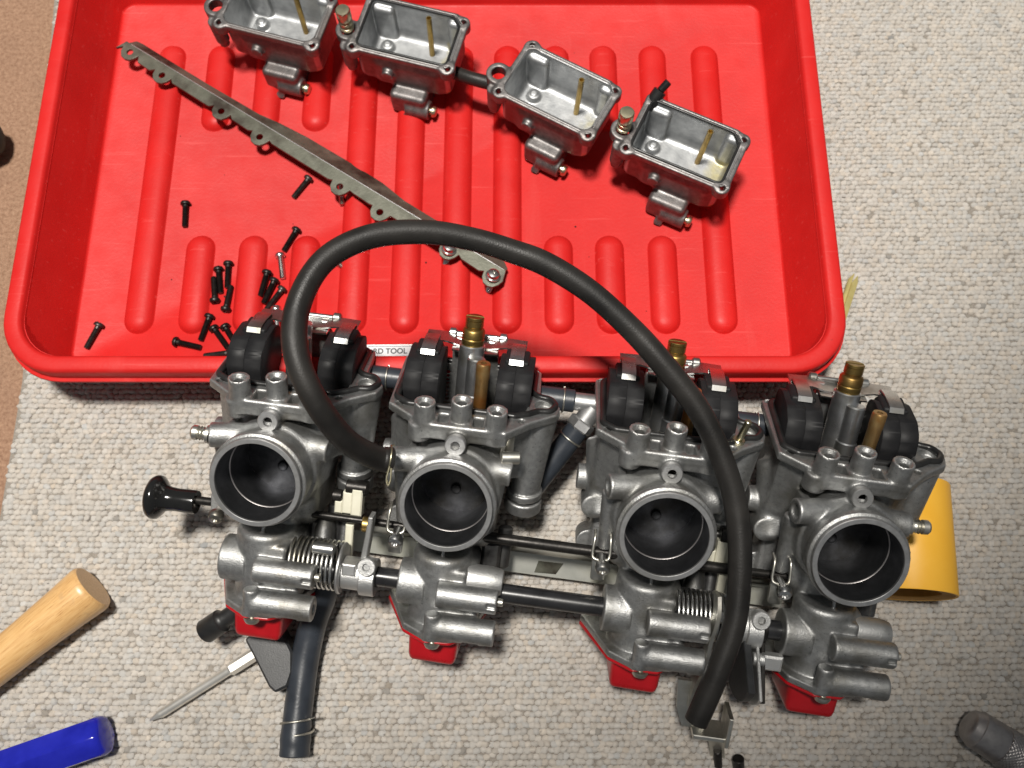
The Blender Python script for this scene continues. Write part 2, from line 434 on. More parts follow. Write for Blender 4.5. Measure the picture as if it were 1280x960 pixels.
M['carpet'] = carpet_mat()

# ================================================================== THE SETTING: carpet and rug
mb = MB(); mb.add([(-900, -700, -2.5), (900, -700, -2.5), (900, 1100, -2.5), (-900, 1100, -2.5)], [(0, 1, 2, 3)])
link('carpet', mb.mesh('carpet', M['carpet']), kind='structure')
RUG_L = lambda y: -296.5 - max(0.0, (y - 145)) * 0.0765      # left edge of the rug, runs a little askew
mb = MB(); mb.add([(RUG_L(-160), -160, -1.2), (430, -160, -1.2), (430, 500, -1.2), (RUG_L(500), 500, -1.2), (RUG_L(145), 145, -1.2)], [(0, 1, 2, 3, 4)])
mb.add([(RUG_L(-160), -160, -2.4), (RUG_L(145), 145, -2.4), (RUG_L(500), 500, -2.4)], [])
mb.f += [(0, 4, 6, 5), (4, 3, 7, 6)]
rug = link('rug', mb.mesh('rug', M['rugbase']), kind='structure')
def rug_loops():
    px, py = 3.35, 3.05; cs = []
    ny = int((450 + 90) / py)
    for j in range(ny):
        y = -90 + j * py; x0 = -322 + (j % 2) * px * .5 + rng.normal(0, .5)
        xs = np.arange(x0, 372, px) + rng.normal(0, .38, len(np.arange(x0, 372, px)))
        ys = y + rng.normal(0, .26, len(xs)) + .55 * np.sin(xs * .021 + j * .05) 
        keep = (xs > np.array([RUG_L(v) for v in ys]) + 1.4) & ~((xs > -252) & (xs < 156) & (ys > 172))
        keep &= rng.random(len(xs)) > .007
        cs.append(np.stack([xs[keep], ys[keep]], 1))
    c = np.vstack(cs); N = len(c)
    prof = [(0.0, 1.0), (0.55, .80), (0.90, .42), (1.0, -.25)]; seg = 8; T = [(0, 0, 1.0)]
    for r, h in prof[1:]:
        for k in range(seg): T.append((r * cos(2 * pi * k / seg), r * sin(2 * pi * k / seg), h))
    T = np.array(T); fc = []
    tri = [(0, 1 + k, 1 + (k + 1) % seg) for k in range(seg)]
    for l in range(2):
        a, b = 1 + l * seg, 1 + (l + 1) * seg
        for k in range(seg):
            k2 = (k + 1) % seg; tri += [(a + k, b + k, b + k2), (a + k, b + k2, a + k2)]
    tri = np.array(tri)
    sx = rng.uniform(2.0, 2.7, N); sy = rng.uniform(1.5, 1.95, N); sz = rng.uniform(.9, 1.35, N); ang = rng.normal(.14, .22, N)
    V = T[None] * np.stack([sx, sy, sz], 1)[:, None]; V = V + rng.normal(0, .16, V.shape)
    ca, sa = np.cos(ang)[:, None], np.sin(ang)[:, None]
    X = V[..., 0] * ca - V[..., 1] * sa + c[:, :1]; Y = V[..., 0] * sa + V[..., 1] * ca + c[:, 1:]
    Z = V[..., 2] + rng.normal(0, .15, N)[:, None] - 1.05
    P = np.stack([X, Y, Z], -1).reshape(-1, 3); Q = (tri[None] + (np.arange(N) * len(T))[:, None, None]).reshape(-1, 3)
    me = bpy.data.meshes.new('rug_loops'); me.vertices.add(len(P)); me.vertices.foreach_set('co', (P * MM).astype(np.float32).ravel())
    me.loops.add(Q.size); me.loops.foreach_set('vertex_index', Q.astype(np.int32).ravel())
    me.polygons.add(len(Q)); me.polygons.foreach_set('loop_start', np.arange(0, Q.size, 3, dtype=np.int32))
    me.polygons.foreach_set('use_smooth', np.ones(len(Q), bool)); me.update(calc_edges=True)
    b = rng.normal(1, .05, N); b[rng.random(N) < .004] *= .6; b = np.clip(b, .25, 1.15)
    warm = rng.normal(0, .012, N)
    col = np.stack([.575 * b + warm, .535 * b, .485 * b - warm, np.ones(N)], 1)
    at_ = me.attributes.new('tint', 'FLOAT_COLOR', 'POINT'); at_.data.foreach_set('color', np.repeat(col, len(T), 0).astype(np.float32).ravel())
    me.materials.append(M['rug']); return me
link('loops', rug_loops(), rug, kind='stuff')

# ================================================================== RED TRAY
TX0, TX1, TY0, TY1 = -284.0, 187.0, 134.5, 430.0
tray = thing('plastic_tray', 'large shallow red plastic tray with ribbed floor holding float bowls and screws', 'tray', ((TX0 + TX1) / 2, (TY0 + TY1) / 2, 0))
TC = np.array([(TX0 + TX1) / 2, (TY0 + TY1) / 2, 0.0])
def rr(ins, rad, z, n=9):
    x0, x1, y0, y1 = TX0 + ins, TX1 - ins, TY0 + ins, TY1 - ins; out = []
    for cx, cy, a in ((x1 - rad, y0 + rad, -90), (x1 - rad, y1 - rad, 0), (x0 + rad, y1 - rad, 90), (x0 + rad, y0 + rad, 180)):
        for k in range(n + 1):
            t = radians(a + 90 * k / n); out.append((cx + rad * cos(t), cy + rad * sin(t), z))
    return out
def loft(mb, loops, cap_last=True):
    m = len(loops[0]); V = [p for l in loops for p in l]; Fc = []
    for i in range(len(loops) - 1):
        for k in range(m):
            k2 = (k + 1) % m; Fc.append((i * m + k, i * m + k2, (i + 1) * m + k2, (i + 1) * m + k))
    if cap_last: Fc.append(tuple((len(loops) - 1) * m + k for k in range(m)))
    return mb.add(V, Fc)
mb = MB()
loft(mb, [rr(16.5, 18, 0.4), rr(14.5, 19, 6), rr(11, 24, 46), rr(1.6, 33, 46.5), rr(1.2, 33, 38), rr(-1.2, 35, 37.6), rr(-1.8, 35, 38.2), rr(-1.6, 35, 39.6),
          rr(0.3, 33.4, 40.2), rr(0.7, 33, 47.6), rr(1.4, 32.4, 49.2), rr(2.8, 31.5, 50.0), rr(8.5, 26, 50.0), rr(9.8, 25, 49.4), rr(10.6, 24, 47.8),
          rr(17.8, 9.5, 5.6), rr(18.4, 8.5, 4.5), rr(19.4, 7.5, 4.0)])
mb.f.append(tuple(range(40)))
link('tray_shell', mb.mesh('tray_shell', M['tray'], 50, TC), tray)
def rib_mesh(L, R=9.3, H=5.2):
    """soft raised pill: a bump of width 2R and length L"""
    V = []; Fc = []; nr = 9; prof = [(cos(pi / 2 * k / (nr - 1))) for k in range(nr)]
    lv = [(1.0, -0.06), (.975, .10), (.94, .55), (.89, 1.45), (.79, 2.75), (.64, 3.85), (.44, 4.7), (.22, 5.1), (.03, 5.2)]
    seg = 20; rings = []
    for f, h in lv:
        r = R * f; ring = []
        for s, cy in ((1, L / 2 - R), (-1, -L / 2 + R)):
            for k in range(seg // 2 + 1):
                t = pi * k / (seg // 2) + (0 if s > 0 else pi); ring.append((r * cos(t), cy + r * sin(t), h * H / 5.2))
        rings.append(ring)
    mb = MB(); loft(mb, rings); return mb.mesh('rib', M['tray'], 80)
rib_long, rib_short = rib_mesh(206), rib_mesh(66)
for x, kind in ((-228, 1), (-195, 0), (-162, 0), (-129, 0), (-98, 1), (-66, 1), (-35, 1), (-3, 1), (29, 0), (61, 0), (94, 0), (129, 1)):
    if kind: link('rib', rib_long, tray, np.array([x, 276, 4.0]) - TC)
    else:
        link('rib', rib_short, tray, np.array([x, 206, 4.0]) - TC); link('rib', rib_short, tray, np.array([x, 346, 4.0]) - TC)

# ================================================================== CARBURETTOR RACK
TAU, CANT, YAW = radians(30), radians(17), radians(-7.5)
O = np.array([-121.6, 66.8, 95.0]); S = [0.0, 91.3, 195.2, 284.8]
_rz = np.array([[cos(YAW), -sin(YAW), 0], [sin(YAW), cos(YAW), 0], [0, 0, 1]])
EX = _rz @ np.array([1.0, 0, 0]); EJ = _rz @ np.array([0, cos(TAU), sin(TAU)]); EB = _rz @ np.array([0, -sin(TAU), cos(TAU)])
FR = np.stack([EX, EJ, EB])                      # rows: local axes; local = FR @ (world - O)
cc, ss = cos(CANT), sin(CANT)
def bw(x, jp, bp): return np.array([x, cc * jp - ss * bp, ss * jp + cc * bp])   # float-bowl frame -> carb frame
EJP, EBP = np.array([0, cc, ss]), np.array([0, -ss, cc]); XA = np.array([1.0, 0, 0])
tfb = lambda x, j, b: (x, cc * j + ss * b, -ss * j + cc * b)
def to_local(w): return FR @ (np.asarray(w, float) - O)
def on_b(px, py, B):
    o = to_local((0, 0, CAM_H)); d = FR @ (at_depth(px, py, 1.0) - np.array([0, 0, CAM_H])); return o + d * (B - o[2]) / d[2]

base_w = O + EX * 140 - np.array([0, 0, 95.0])
rack = thing('carburettor_rack', 'row of four linked grey alloy motorcycle carburettors, bores up, leaning on the red tray', 'carburettors', base_w)
rot = Matrix((EX, EJ, EB)).transposed(); rack.rotation_euler = rot.to_euler()
OFF = FR @ (O - base_w)                          # carb frame origin seen from the rack's empty
def rpart(name, mb, mat, sharp=38, **kw):
    return link(name, mb.mesh(name, M[mat], sharp), rack, OFF, **kw)

FLANGE = [(-37, -43), (-17, -28.2), (23, -28.2), (35, -41), (46.5, -50), (48.3, -57), (45, -64), (37.5, -68), (36.5, -91), (34, -93.5), (-35, -93.5), (-38, -91)]
def carb_body():
    f = Field((-46, -80, -97), (52, 62, 3), 0.72)
    bbB = ((-40, -40, -102), (52, 62, -8))
    f.add(s_cyl((0, 0, -92), (0, 0, -2.8), 22.2, .6), .8); f.add(s_cyl((0, 0, -7.5), (0, 0, -3.0), 23.6, .7), .5)
    f.add(s_cyl((0, 0, -4), (0, 0, 0), 21.7, .5), .8)
    f.add(s_cyl((0, 0, -60), (0, 0, -19), 25.5, 2, r2=24.2), 1.5)
    f.add(s_box((-22, -34, -72), (22, 22, -32), 6), 4)
    f.add(s_poly([(-34, -89), (34, -89), (34, -47), (24, -40), (-24, -40), (-34, -47)], -12, 23, 3, tfb, bbB), 3)
    f.add(s_poly(FLANGE, 22.2, 27, .9, tfb, bbB), 1.6)
    f.add(s_poly([(-17, -28.6), (23.5, -28.6), (27, -52), (-23, -52)], 17.6, 24.8, 1.6, tfb, ((-30, -10, -62), (30, 45, -8))), .8)
    f.add(s_cyl(bw(-19.5, 15, -33.5), bw(-19.5, 25, -33.5), 5.6, 1), .8)
    f.add(s_box((-12.5, 2, -94), (12.5, 37, -85.5), 2, tfb, ((-15, 10, -108), (15, 70, -60))), 1.5)
    # boss towers
    for x, b_, t in ((-17.3, -32.2, 36.8), (.3, -35.2, 38.3), (17.8, -32.2, 36.8)):
        f.add(s_cyl(bw(x, 18, b_ - (.9 if x else 0)), bw(x, t, b_ - (.9 if x else 0)), 5.2, .5), .8)
    for x, b_, t in ((-17.3, -32.2, 36.8), (.3, -35.2, 38.3), (17.8, -32.2, 36.8)):
        f.sub(s_cyl(bw(x, t - 9, b_), bw(x, t + 2, b_), 2.5, .1), .5)
        f.sub(s_cyl(bw(x, t - 1.2, b_), bw(x, t + 2, b_), 3.6, .1), .3)
    for x in (-8.3, 9.0): f.sub(s_box((x - 2.6, 19, -39), (x + 2.6, 32, -31.0), .8, tfb, (bw(x - 4, 14, -31) - 8, bw(x + 4, 32, -39) + 8)), .8)
    # float chamber cavity, channel in the ear
    f.sub(s_poly([(-32.5, -88.5), (31.5, -88.5), (31.5, -50), (27, -45.5), (-27, -45.5), (-32.5, -50)], -6, 40, 1.5, tfb, ((-40, -30, -110), (52, 70, -20))), .8)
    f.sub(s_cyl(bw(40.3, 20, -57.5), bw(40.3, 32, -57.5), 5.0, .3), .6)
    # screw holes in the flange
    for x, b_ in ((-31.5, -43.5), (29.5, -41), (-35, -90.5), (33.5, -90.5)): f.sub(s_cyl(bw(x, 18, b_), bw(x, 30, b_), 1.8, .1), .4)
    # screw boss above the bore, side bosses, ribs
    f.add(s_cyl((0, 26.3, -34), (0, 26.3, -16.2), 5.0, .5), 2)
    f.add(s_cyl((-29, 15, -17), (-2, 16, -23), 6.2, .6), 2.2); f.sub(s_cyl((-31, 15, -16.6), (-27.6, 15, -17.3), 4.4, .2, r2=3.2), .4)
    f.add(s_cyl((28, 12, -25), (3, 14, -25), 6.4, .6), 2.2); f.sub(s_cyl((30, 12, -25), (26.6, 12, -25), 4.4, .2, r2=3.2), .4)
    f.add(s_cyl((-27, 10, -26), (-24.5, -24, -34), 3.6, 1.5), 3)
    f.add(s_cyl((-33, 26, -60), (-28, -14, -50), 7, 3), 4)
    f.add(s_cyl((-42, 4, -58), (-30, 4, -58), 6.8, .5), 1.0)
    f.add(s_cyl((-32, -8, -66), (-32, -8, -46), 6.3, .6), 1.5)
    f.add(s_cyl((-31, -33, -72), (-31, -33, -58), 7.0, .6), 1.5); f.add(s_box((-31, -40, -72), (-16, -4, -56), 3), 2)
    f.add(s_cyl((32, -16, -72), (32, -16, -56), 7.0, .6), 1.5)
    # plunger column on the right
    f.add(s_cyl(bw(39.3, 24, -56.8), (35.2, -8, -54.5), 8.6, 1, r2=7.6), 2)
    f.add(s_cyl((35.2, -5.5, -54.3), (35.3, -9.5, -55.3), 9.4, .5), .5); f.add(s_cyl((35.3, -11, -55.6), (35.4, -18, -57.4), 9.6, .8), .5)
    # neck and throttle housing
    f.add(s_box((-15, -40, -52), (11, -14, -30), 4), 3)
    f.add(s_cyl((-1.5, -72, -27.5), (-1.5, -33, -27.5), 15.2, 3.0), 1.6); f.add(s_box((-3, -70, -40), (12.5, -38, -13.2), 2), 1.2)
    f.add(s_box((4, -56, -46), (17, -36, -22), 4), 3)
    f.add(s_cyl((-22, -52, -24), (-8, -52, -24), 11.6, .7), .5)
    f.add(s_cyl((-1, -49, -8.5), (29, -49, -8.5), 6.3, .7), 1.6)
    f.add(s_cyl((-1, -66.8, -9), (29.5, -66.8, -9), 6.4, .7), 1.6)
    f.add(s_box((2, -73, -20), (25, -66, -6), 2), 1.6)
    f.add(s_box((10, -68, -34), (20, -50, -14), 3), 3)
    f.add(s_poly([(-17, -13), (-5, -4.5), (8, -5.5), (16, -14), (24, -45), (0, -66), (-30.5, -46)], -73.5, -69.6, .6, lambda x, j, b: (x, j, b), ((-32, -75, -67), (26, -68, -3))), 1.4)
    f.add(s_cyl((-2, -59, -7), (-2, -73, -7), 3.9, .6), 1.4)
    f.add(s_cyl((-.8, -24, -20), (-.8, -44, -13.5), .9, .3), .8)
    f.sub(s_box((24, -50.2, -3.5), (31, -47.8, 0), .2), .3); f.sub(s_cyl((26.5, -66.8, -9), (31, -66.8, -9), 2.6, .2), .5)
    f.sub(s_box((14, -74, -8), (22, -71.4, -4), .5), .5)
    f.add(s_box((-24, -4, -44), (-20, 20, -22), 1.2), 1.5); f.add(s_box((20, -10, -44), (24, 10, -24), 1.2), 1.5)
    # bore
    f.sub(s_cyl((0, 0, -85), (0, 0, 6), 19.75, 0), .4)
    return f.mesh('carburettor_body', M['cast'])
ME = {'carburettor': carb_body()}

# ---- shared sub-parts in the carb frame
def sub(key, mb, mat, sharp=38): ME[key] = mb.mesh(key, M[mat], sharp)
m = MB(); m.lathe([(19.55, -1.5), (19.55, .05), (19.75, .25), (21.75, .25), (22.0, 0), (22.0, -1.6), (21.4, -1.9)], n=80); sub('bore_rim', m, 'machined')
m = MB(); m.lathe([(19.72, -.6), (19.5, -1.5), (19.3, -17.5), (18.9, -18.4), (18.8, -46)], n=72); sub('bore_lining', m, 'bore')
m = MB(); m.lathe([(0, -42.6), (18.9, -42.4)], n=64); m.prism([(-18.2, 3.6), (18.2, 3.6), (18.2, 4.4), (-18.2, 4.4)], (0, 0, 0), XA, (0, 1, 0), (0, 0, 1), -42.4, -41.9, .1); m.cyl((0, -6, -42.4), (0, -6, -40.8), 2.6); sub('throttle_slide', m, 'slide', 60)
m = MB(); m.lathe([(19.36, -17.5), (18.85, -17.8), (18.78, -18.1)], n=80); sub('bore_step', m, 'gun', 60)
# gasket
GP = [(-34, -48), (-27.5, -43.6), (26, -43.6), (32.5, -47), (37, -50.6), (43, -51.6), (46.2, -57.5), (43, -63.5), (36.5, -64.6), (33.4, -68), (33.4, -90.5), (-34, -90.5)]
gp = round_poly(GP, [4, 3, 3, 3, 5, 5, 5, 5, 5, 3, 4, 4], 5)
m = MB(); m.tube([bw(p[0], 27.4, p[1]) for p in gp], 1.75, 10, closed=True); sub('gasket', m, 'gasket', 80)
# float (two halves with a seam) mirrored on both sides
def float_mb(s):
    prof = round_poly([(-54.6, 6), (-54.2, 28.5), (-57, 36), (-65, 40.6), (-79, 41.6), (-87, 38.5), (-87.4, 6)], [1, 7, 9, 9, 8, 5, 1], 9)
    m = MB()
    for a, b in ((14.6, 23.6), (23.4, 32.6)):
        lo, hi = (a, b) if s > 0 else (-b, -a)
        m.prism([(p[0], p[1]) for p in prof], (0, 0, 0), EBP, EJP, XA, lo, hi, .35)
    # stepped shoulder block towards the hinge
    m.prism(round_poly([(-86, 28), (-70, 28), (-71, 42.8), (-83, 43.4), (-87, 39.5)], 2), (0, 0, 0), EBP, EJP, XA, *((17, 29.5) if s > 0 else (-29.5, -17)), .8)
    return m
for s in (-1, 1): sub('float' + str(s), float_mb(s), 'float', 45)
# float arm: strap over both floats, hinge pin
m = MB()
for s in (-1, 1):
    m.strip([bw(s * 23, 38.7, -92), bw(s * 23, 43.6, -88), bw(s * 23, 44.2, -83), bw(s * 23, 44.0, -75), bw(s * 23, 43.4, -71.2), bw(s * 23, 41.2, -69.8)], XA, 7.2, .9)
m.strip([bw(-27, 41.2, -91.2), bw(-16, 41.7, -91), bw(-8, 39.8, -91.2), bw(0, 39.4, -91.4), bw(8, 39.8, -91.2), bw(16, 41.7, -91), bw(27, 41.2, -91.2)], EBP, 11, .9)
m.strip([bw(-12, 39.2, -86), bw(0, 38.6, -85.5), bw(12, 39.2, -86)], EBP, 9, .9)
sub('float_arm', m, 'chrome')
m = MB(); m.cyl(bw(-15, 41, -97.2), bw(13, 41, -97.2), 1.5)
for x in (-16, 11.4): m.cyl(bw(x, 41, -97.2), bw(x + 4.6, 41, -97.2), 3.0, .8)
for x in (-9.5, 8): m.box(bw(x, 30, -95), (1.6, 11, 3.4), .6, (XA, EJP, EBP))
sub('hinge_pin', m, 'chrome')
# jets: the axis of the main jet leans back a little
p0, p1 = bw(-1.2, -4, -69), bw(-0.8, 61.2, -80); ax = unit(p1 - p0); Lj = np.linalg.norm(p1 - p0)
m = MB(); m.cyl(p0, p0 + ax * (Lj - 15), 6.7, .5, 32); q = p0 + XA * 3.4 + EBP * 7.2
m.cyl(q, q + ax * (Lj - 18.5), 4.7, .7, 28); m.cyl(q - EJP * 2, q + ax * 28, 5.3, .7, 28); sub('jet_post', m, 'jetsteel')
def slotted(m, o, ax, r, h, slot=.9, depth=1.6, n=26):
    """cylinder whose top carries a real screwdriver slot: two half discs"""
    u, v, a = basis(ax)
    m.lathe([(0, 0), (r, 0), (r, h - depth), (0, h - depth)], o, ax, n)
    for s in (-1, 1):
        t0 = math.asin(slot / r); pts = [(r * cos(t), s * r * sin(t)) for t in np.linspace(t0, pi - t0, 12)]
        m.prism(pts, np.asarray(o), u, v, a, h - depth - .01, h, .25)
    return m
m = MB(); o = p0 + ax * (Lj - 15)
m.lathe([(0, 0), (5.6, 0), (5.9, .5), (5.9, 3.0), (5.5, 3.5), (5.9, 4.0), (5.9, 7.6), (5.3, 8.5), (4.4, 8.9), (4.4, 9.6), (4.8, 10.0), (0, 10.0)], o, ax, 30)
slotted(m, o + ax * 10, ax, 4.75, 5.0, .8, 1.8); sub('main_jet', m, 'brass')
m = MB(); pj0, pj1 = bw(7.4, 14, -50.5), bw(7.8, 50.2, -53.2); pa = unit(pj1 - pj0); Lp = np.linalg.norm(pj1 - pj0)
m.lathe([(0, 0), (3.3, 0), (3.3, Lp - 9), (3.55, Lp - 8), (3.55, Lp - 1), (3.2, Lp - .2), (1.5, Lp - .2), (1.4, Lp - 3), (0, Lp - 3)], pj0, pa, 24); sub('pilot_jet', m, 'pilotbrass')
# washer screw over the bore
m = MB(); m.lathe([(0, -18), (5.1, -18), (5.1, -14.4), (4.7, -13.9), (2.3, -13.9), (2.1, -14.5), (1.9, -16.2), (0, -16.2)], (0, 26.3, 0), (0, 0, 1), 30); sub('plug_screw', m, 'machined')
# red throttle cap with its flange
capin = [(-15, -15), (-5, -8), (8, -9), (13, -16), (14, -44), (0, -56), (-15, -46)]
m = MB()
m.prism(round_poly([(-17, -13.5), (-5, -5.0), (8, -6.0), (16, -14.5), (24.5, -45.5), (0, -67), (-31.3, -46.5)], [4, 4, 3, 3, 4, 4, 3], 4), (0, -73.6, 0), XA, (0, 0, 1), (0, -1, 0), 0, 1.7, .4)
lo_ = []
for k, (h, d) in enumerate([(0.3, 0), (3, .15), (14, .6), (16.6, 1.2), (17.8, 2.2), (18.2, 3.6)]):
    pl = inset(round_poly([(-14.2, -15.5), (11.8, -14.5), (13, -45), (0, -54), (-15, -47)], 4.5, 5), d); lo_.append([(p[0], -74.5 - h, p[1]) for p in pl])
loft(m, lo_); sub('throttle_cap', m, 'redpaint', 50)
# screw under the post
m = MB(); m.lathe([(0, 0), (2, 0), (2, 1.2), (4.2, 1.3), (4.2, 2.4), (3.4, 4.0), (1.8, 4.6), (0, 4.7)], (-.8, -73.0, -7.0), (0, -1, 0), 20); sub('cap_screw', m, 'steel')
# right hand throttle-shaft boss (second and fourth carburettor)
m = MB(); m.lathe([(0, 8), (7.5, 8), (7.5, 24), (7.0, 28), (6.3, 30), (5.6, 30.4), (0, 30.4)], (0, -45.5, -22.5), XA, 28); sub('shaft_boss', m, 'cast')
m = MB(); m.cyl((29, -49, -8.5), (32.0, -49, -8.5), 2.0); sub('stop_pin', m, 'steel')
# idle-stop screw end
# choke clamp: wire staple round the rod plus its screw
m = MB()
st = [(-30.5, -14, -31), (-30.5, -16, -26), (-30.8, -24.2, -24), (-29, -26.2, -23), (-24, -26.2, -23), (-22.2, -24.2, -24), (-22.5, -16, -26), (-22.5, -14, -31)]
m.tube(catmull(st, 5), .8, 8); m.prism(round_poly([(-30.5, -27), (-22.5, -27), (-23, -39), (-30, -39)], 1.5), (0, 0, -27), XA, (0, 1, 0), (0, 0, 1), -1, 1, .3); sub('choke_clamp', m, 'steel', 50)
m = MB(); m.cyl((-26, -27.5, -30), (-25.6, -27.8, -19), 2.6); m.lathe([(0, -1), (3.7, -1), (3.8, 0), (3.8, 1.6), (3.0, 2.9), (1.6, 3.2), (1.0, 2.2), (0, 2.0)], (-25.4, -28.0, -19), (0, -.35, .94), 22); sub('choke_screw', m, 'chrome')

CL = ['leftmost carburettor, partly crossed by the black hose', 'second carburettor from the left, hose clipped to its spigot', 'third carburettor from the left, hose lying across its jets', 'rightmost carburettor with both brass jets showing']
carbs = []
for k in range(4):
    b = link('carburettor', ME['carburettor'], rack, OFF + np.array([S[k], 0, 0]), label=CL[k]); carbs.append(b)
    names = [('bore_rim', 'bore_rim'), ('bore_lining', 'bore_lining'), ('throttle_slide', 'throttle_slide'), ('bore_step', 'bore_step'), ('gasket', 'gasket'), ('float', 'float-1'), ('float', 'float1'), ('float_arm', 'float_arm'),
             ('hinge_pin', 'hinge_pin'), ('jet_post', 'jet_post'), ('plug_screw', 'plug_screw'), ('throttle_cap', 'throttle_cap'), ('cap_screw', 'cap_screw'), ('choke_screw', 'choke_screw'), ('pilot_jet', 'pilot_jet')]
    if k: names.append(('main_jet', 'main_jet')); names.append(('choke_clamp', 'choke_clamp'))
    if k in (1, 3): names += [('shaft_boss', 'shaft_boss')]
    if k != 2: names += [('stop_pin', 'stop_pin')]
    for nm, key in names: link(nm, ME[key], b)

def nipple(m, p, q, r=3.0):
    p = np.array(p, float); q = np.array(q, float); L = np.linalg.norm(q - p)
    m.lathe([(0, 0), (r * 1.5, 0), (r * 1.5, 1.5), (r, 1.8), (r, .30 * L), (r * 1.15, .36 * L), (r * .9, .44 * L), (r * 1.2, .5 * L), (r * .9, .6 * L), (r * 1.2, .66 * L), (r * 1.2, .9 * L), (r * .9, L), (0, L)], p, q - p, 20)
m = MB(); nipple(m, (-29, 15, -17), (-38, 15.5, -16.4)); link('vacuum_nipple', m.mesh('vacuum_nipple', M['steel']), carbs[0])
m = MB(); nipple(m, (28, 12, -25), (38.5, 12.4, -25)); link('vacuum_nipple', m.mesh('vacuum_nipple', M['steel']), carbs[3])
# mixture screw behind the second carburettor's right boss
m = MB(); m.cyl(bw(24, 8, -38), bw(24, 20, -38), 3.4); m.cyl((22, 20, -24), (31, 20.5, -26), 3.2); link('mixture_screw', m.mesh('mixture_screw', M['steel']), carbs[1])
m = MB(); m.cyl(bw(33, 27, -47), bw(35, 41, -45), 1.7); m.cyl(bw(33, 26.9, -47), bw(33.2, 29, -46.8), 3.2); link('stud', m.mesh('stud', M['zinc']), carbs[2])

# ---- throttle shaft
SJ, SB = -52.0, -24.0
def shaft(x0, x1, r=4.9, name='throttle_shaft'):
    m = MB(); m.lathe([(0, 0), (r, 0), (r, x1 - x0), (0, x1 - x0)], (x0, SJ, SB), XA, 28); return rpart(name, m, 'blackshaft')
shaft(12, 71); shaft(S[1] + 14, S[2] - 20); shaft(S[2] + 12, S[3] - 20)
def spring(x0, x1, R, turns, w=.85):
    m = MB(); n = turns * 26
    m.tube([(x0 + (x1 - x0) * i / n, SJ + 3 + R * cos(2 * pi * i / 26), SB + R * sin(2 * pi * i / 26)) for i in range(n + 1)], w, 7); return m
rpart('return_spring', spring(14, 37.5, 12.2, 10), 'chrome', 80); rpart('return_spring', spring(S[2] + 14, S[2] + 38, 11.8, 11, .75), 'chrome', 80)
m = MB(); m.lathe([(5, 0), (12.6, 0), (13.2, .5), (13.2, 1.2), (12.6, 1.8), (5, 1.8)], (38.2, SJ + 2, SB), XA, 40); rpart('spring_washer', m, 'machined')
m = MB(); m.lathe([(5, 0), (11.6, 0), (12.2, .5), (12.2, 1.3), (5, 1.5)], (S[2] + 38.6, SJ + 2, SB), XA, 40); rpart('spring_washer', m, 'machined')
def collar(x0):
    m = MB(); m.lathe([(5, 0), (8.0, 0), (8.4, .4), (8.4, 9.5), (5, 9.5)], (x0, SJ, SB), XA, 32); m.lathe([(5, 0), (9.4, 0), (9.8, .4), (9.8, 7.4), (9.4, 7.8), (5, 7.8)], (x0 + 9.6, SJ - .8, SB), XA, 32)
    m.box((x0 + 4.5, SJ + 6, SB + 6), (3.4, 3.0, 3.6), .6); return m
m = collar(39.8); rpart('shaft_collar', m, 'cast')
m = collar(S[2] + 40.5); rpart('shaft_collar', m, 'cast')
def clamp_bolt(x):
    m = MB(); m.lathe([(0, 0), (4.6, 0), (4.6, 5.5), (4.2, 6.0), (2.0, 6.0), (1.7, 4.2), (0, 4.2)], (x, SJ + 7.5, SB + 4), (0, .25, .97), 28); return m
rpart('clamp_bolt', clamp_bolt(53.2), 'cast'); rpart('clamp_bolt', clamp_bolt(S[2] + 55), 'cast')
m = MB(); m.prism(round_poly([(-1.4, 2), (1.6, 2), (3.4, 20), (3.8, 30), (1.6, 30), (.6, 20)], .5), (50, SJ + 4, SB), XA, (0, 1, 0), (0, 0, 1), -3, 6, .4); rpart('throttle_lever', m, 'cast')
m = MB(); m.prism(round_poly([(-1.2, 2), (1.4, 2), (2.0, 18), (1.0, 26), (-1.0, 26)], .5), (S[2] + 42, SJ + 4, SB), XA, (0, 1, 0), (0, 0, 1), -3, 5, .4); rpart('throttle_lever', m, 'cast')
m = MB(); m.cyl((26, SJ + 16, SB + 9.5), (36.5, SJ + 16, SB + 9.5), 3.2); rpart('spring_stop', m, 'chrome')
m = MB(); m.cyl((S[2] + 31, SJ + 9, SB + 11), (S[2] + 42, SJ + 8.5, SB + 11), 3.2); rpart('spring_stop', m, 'chrome')
m = MB(); m.cyl((46.2, SJ + 24, SB - 8), (51, SJ + 24, SB - 8), 4.0); rpart('brass_bush', m, 'brass')
# throttle pulley: two sector plates between the third and fourth carburettor
def sector(x0, th, r, mat, name, a0=95, a1=225):
    pts = [(0 + 7 * cos(radians(t)), 7 * sin(radians(t))) for t in np.linspace(a1, a0 + 360, 12)] + [(r * cos(radians(t)), r * sin(radians(t))) for t in np.linspace(a0, a1, 22)]
    m = MB(); m.prism(pts, (x0, SJ, SB), (0, 1, 0), (0, 0, 1), XA, 0, th, .4); return rpart(name, m, mat)
sector(S[2] + 49.0, 3.6, 36, 'matblack', 'pulley_plate', 120, 225); sector(S[2] + 55.4, 1.8, 37, 'cast', 'pulley_plate', 128, 220); sector(S[2] + 58.4, 2.2, 36, 'blackox', 'pulley_plate', 140, 214)
m = MB(); m.box((S[2] + 64, SJ - 13, SB + 8), (5, 4, 3), 1); m.cyl((S[2] + 54, SJ - 12, SB + 9.5), (S[2] + 60, SJ - 12, SB + 9.5), 3.2); rpart('pulley_stop', m, 'cast')

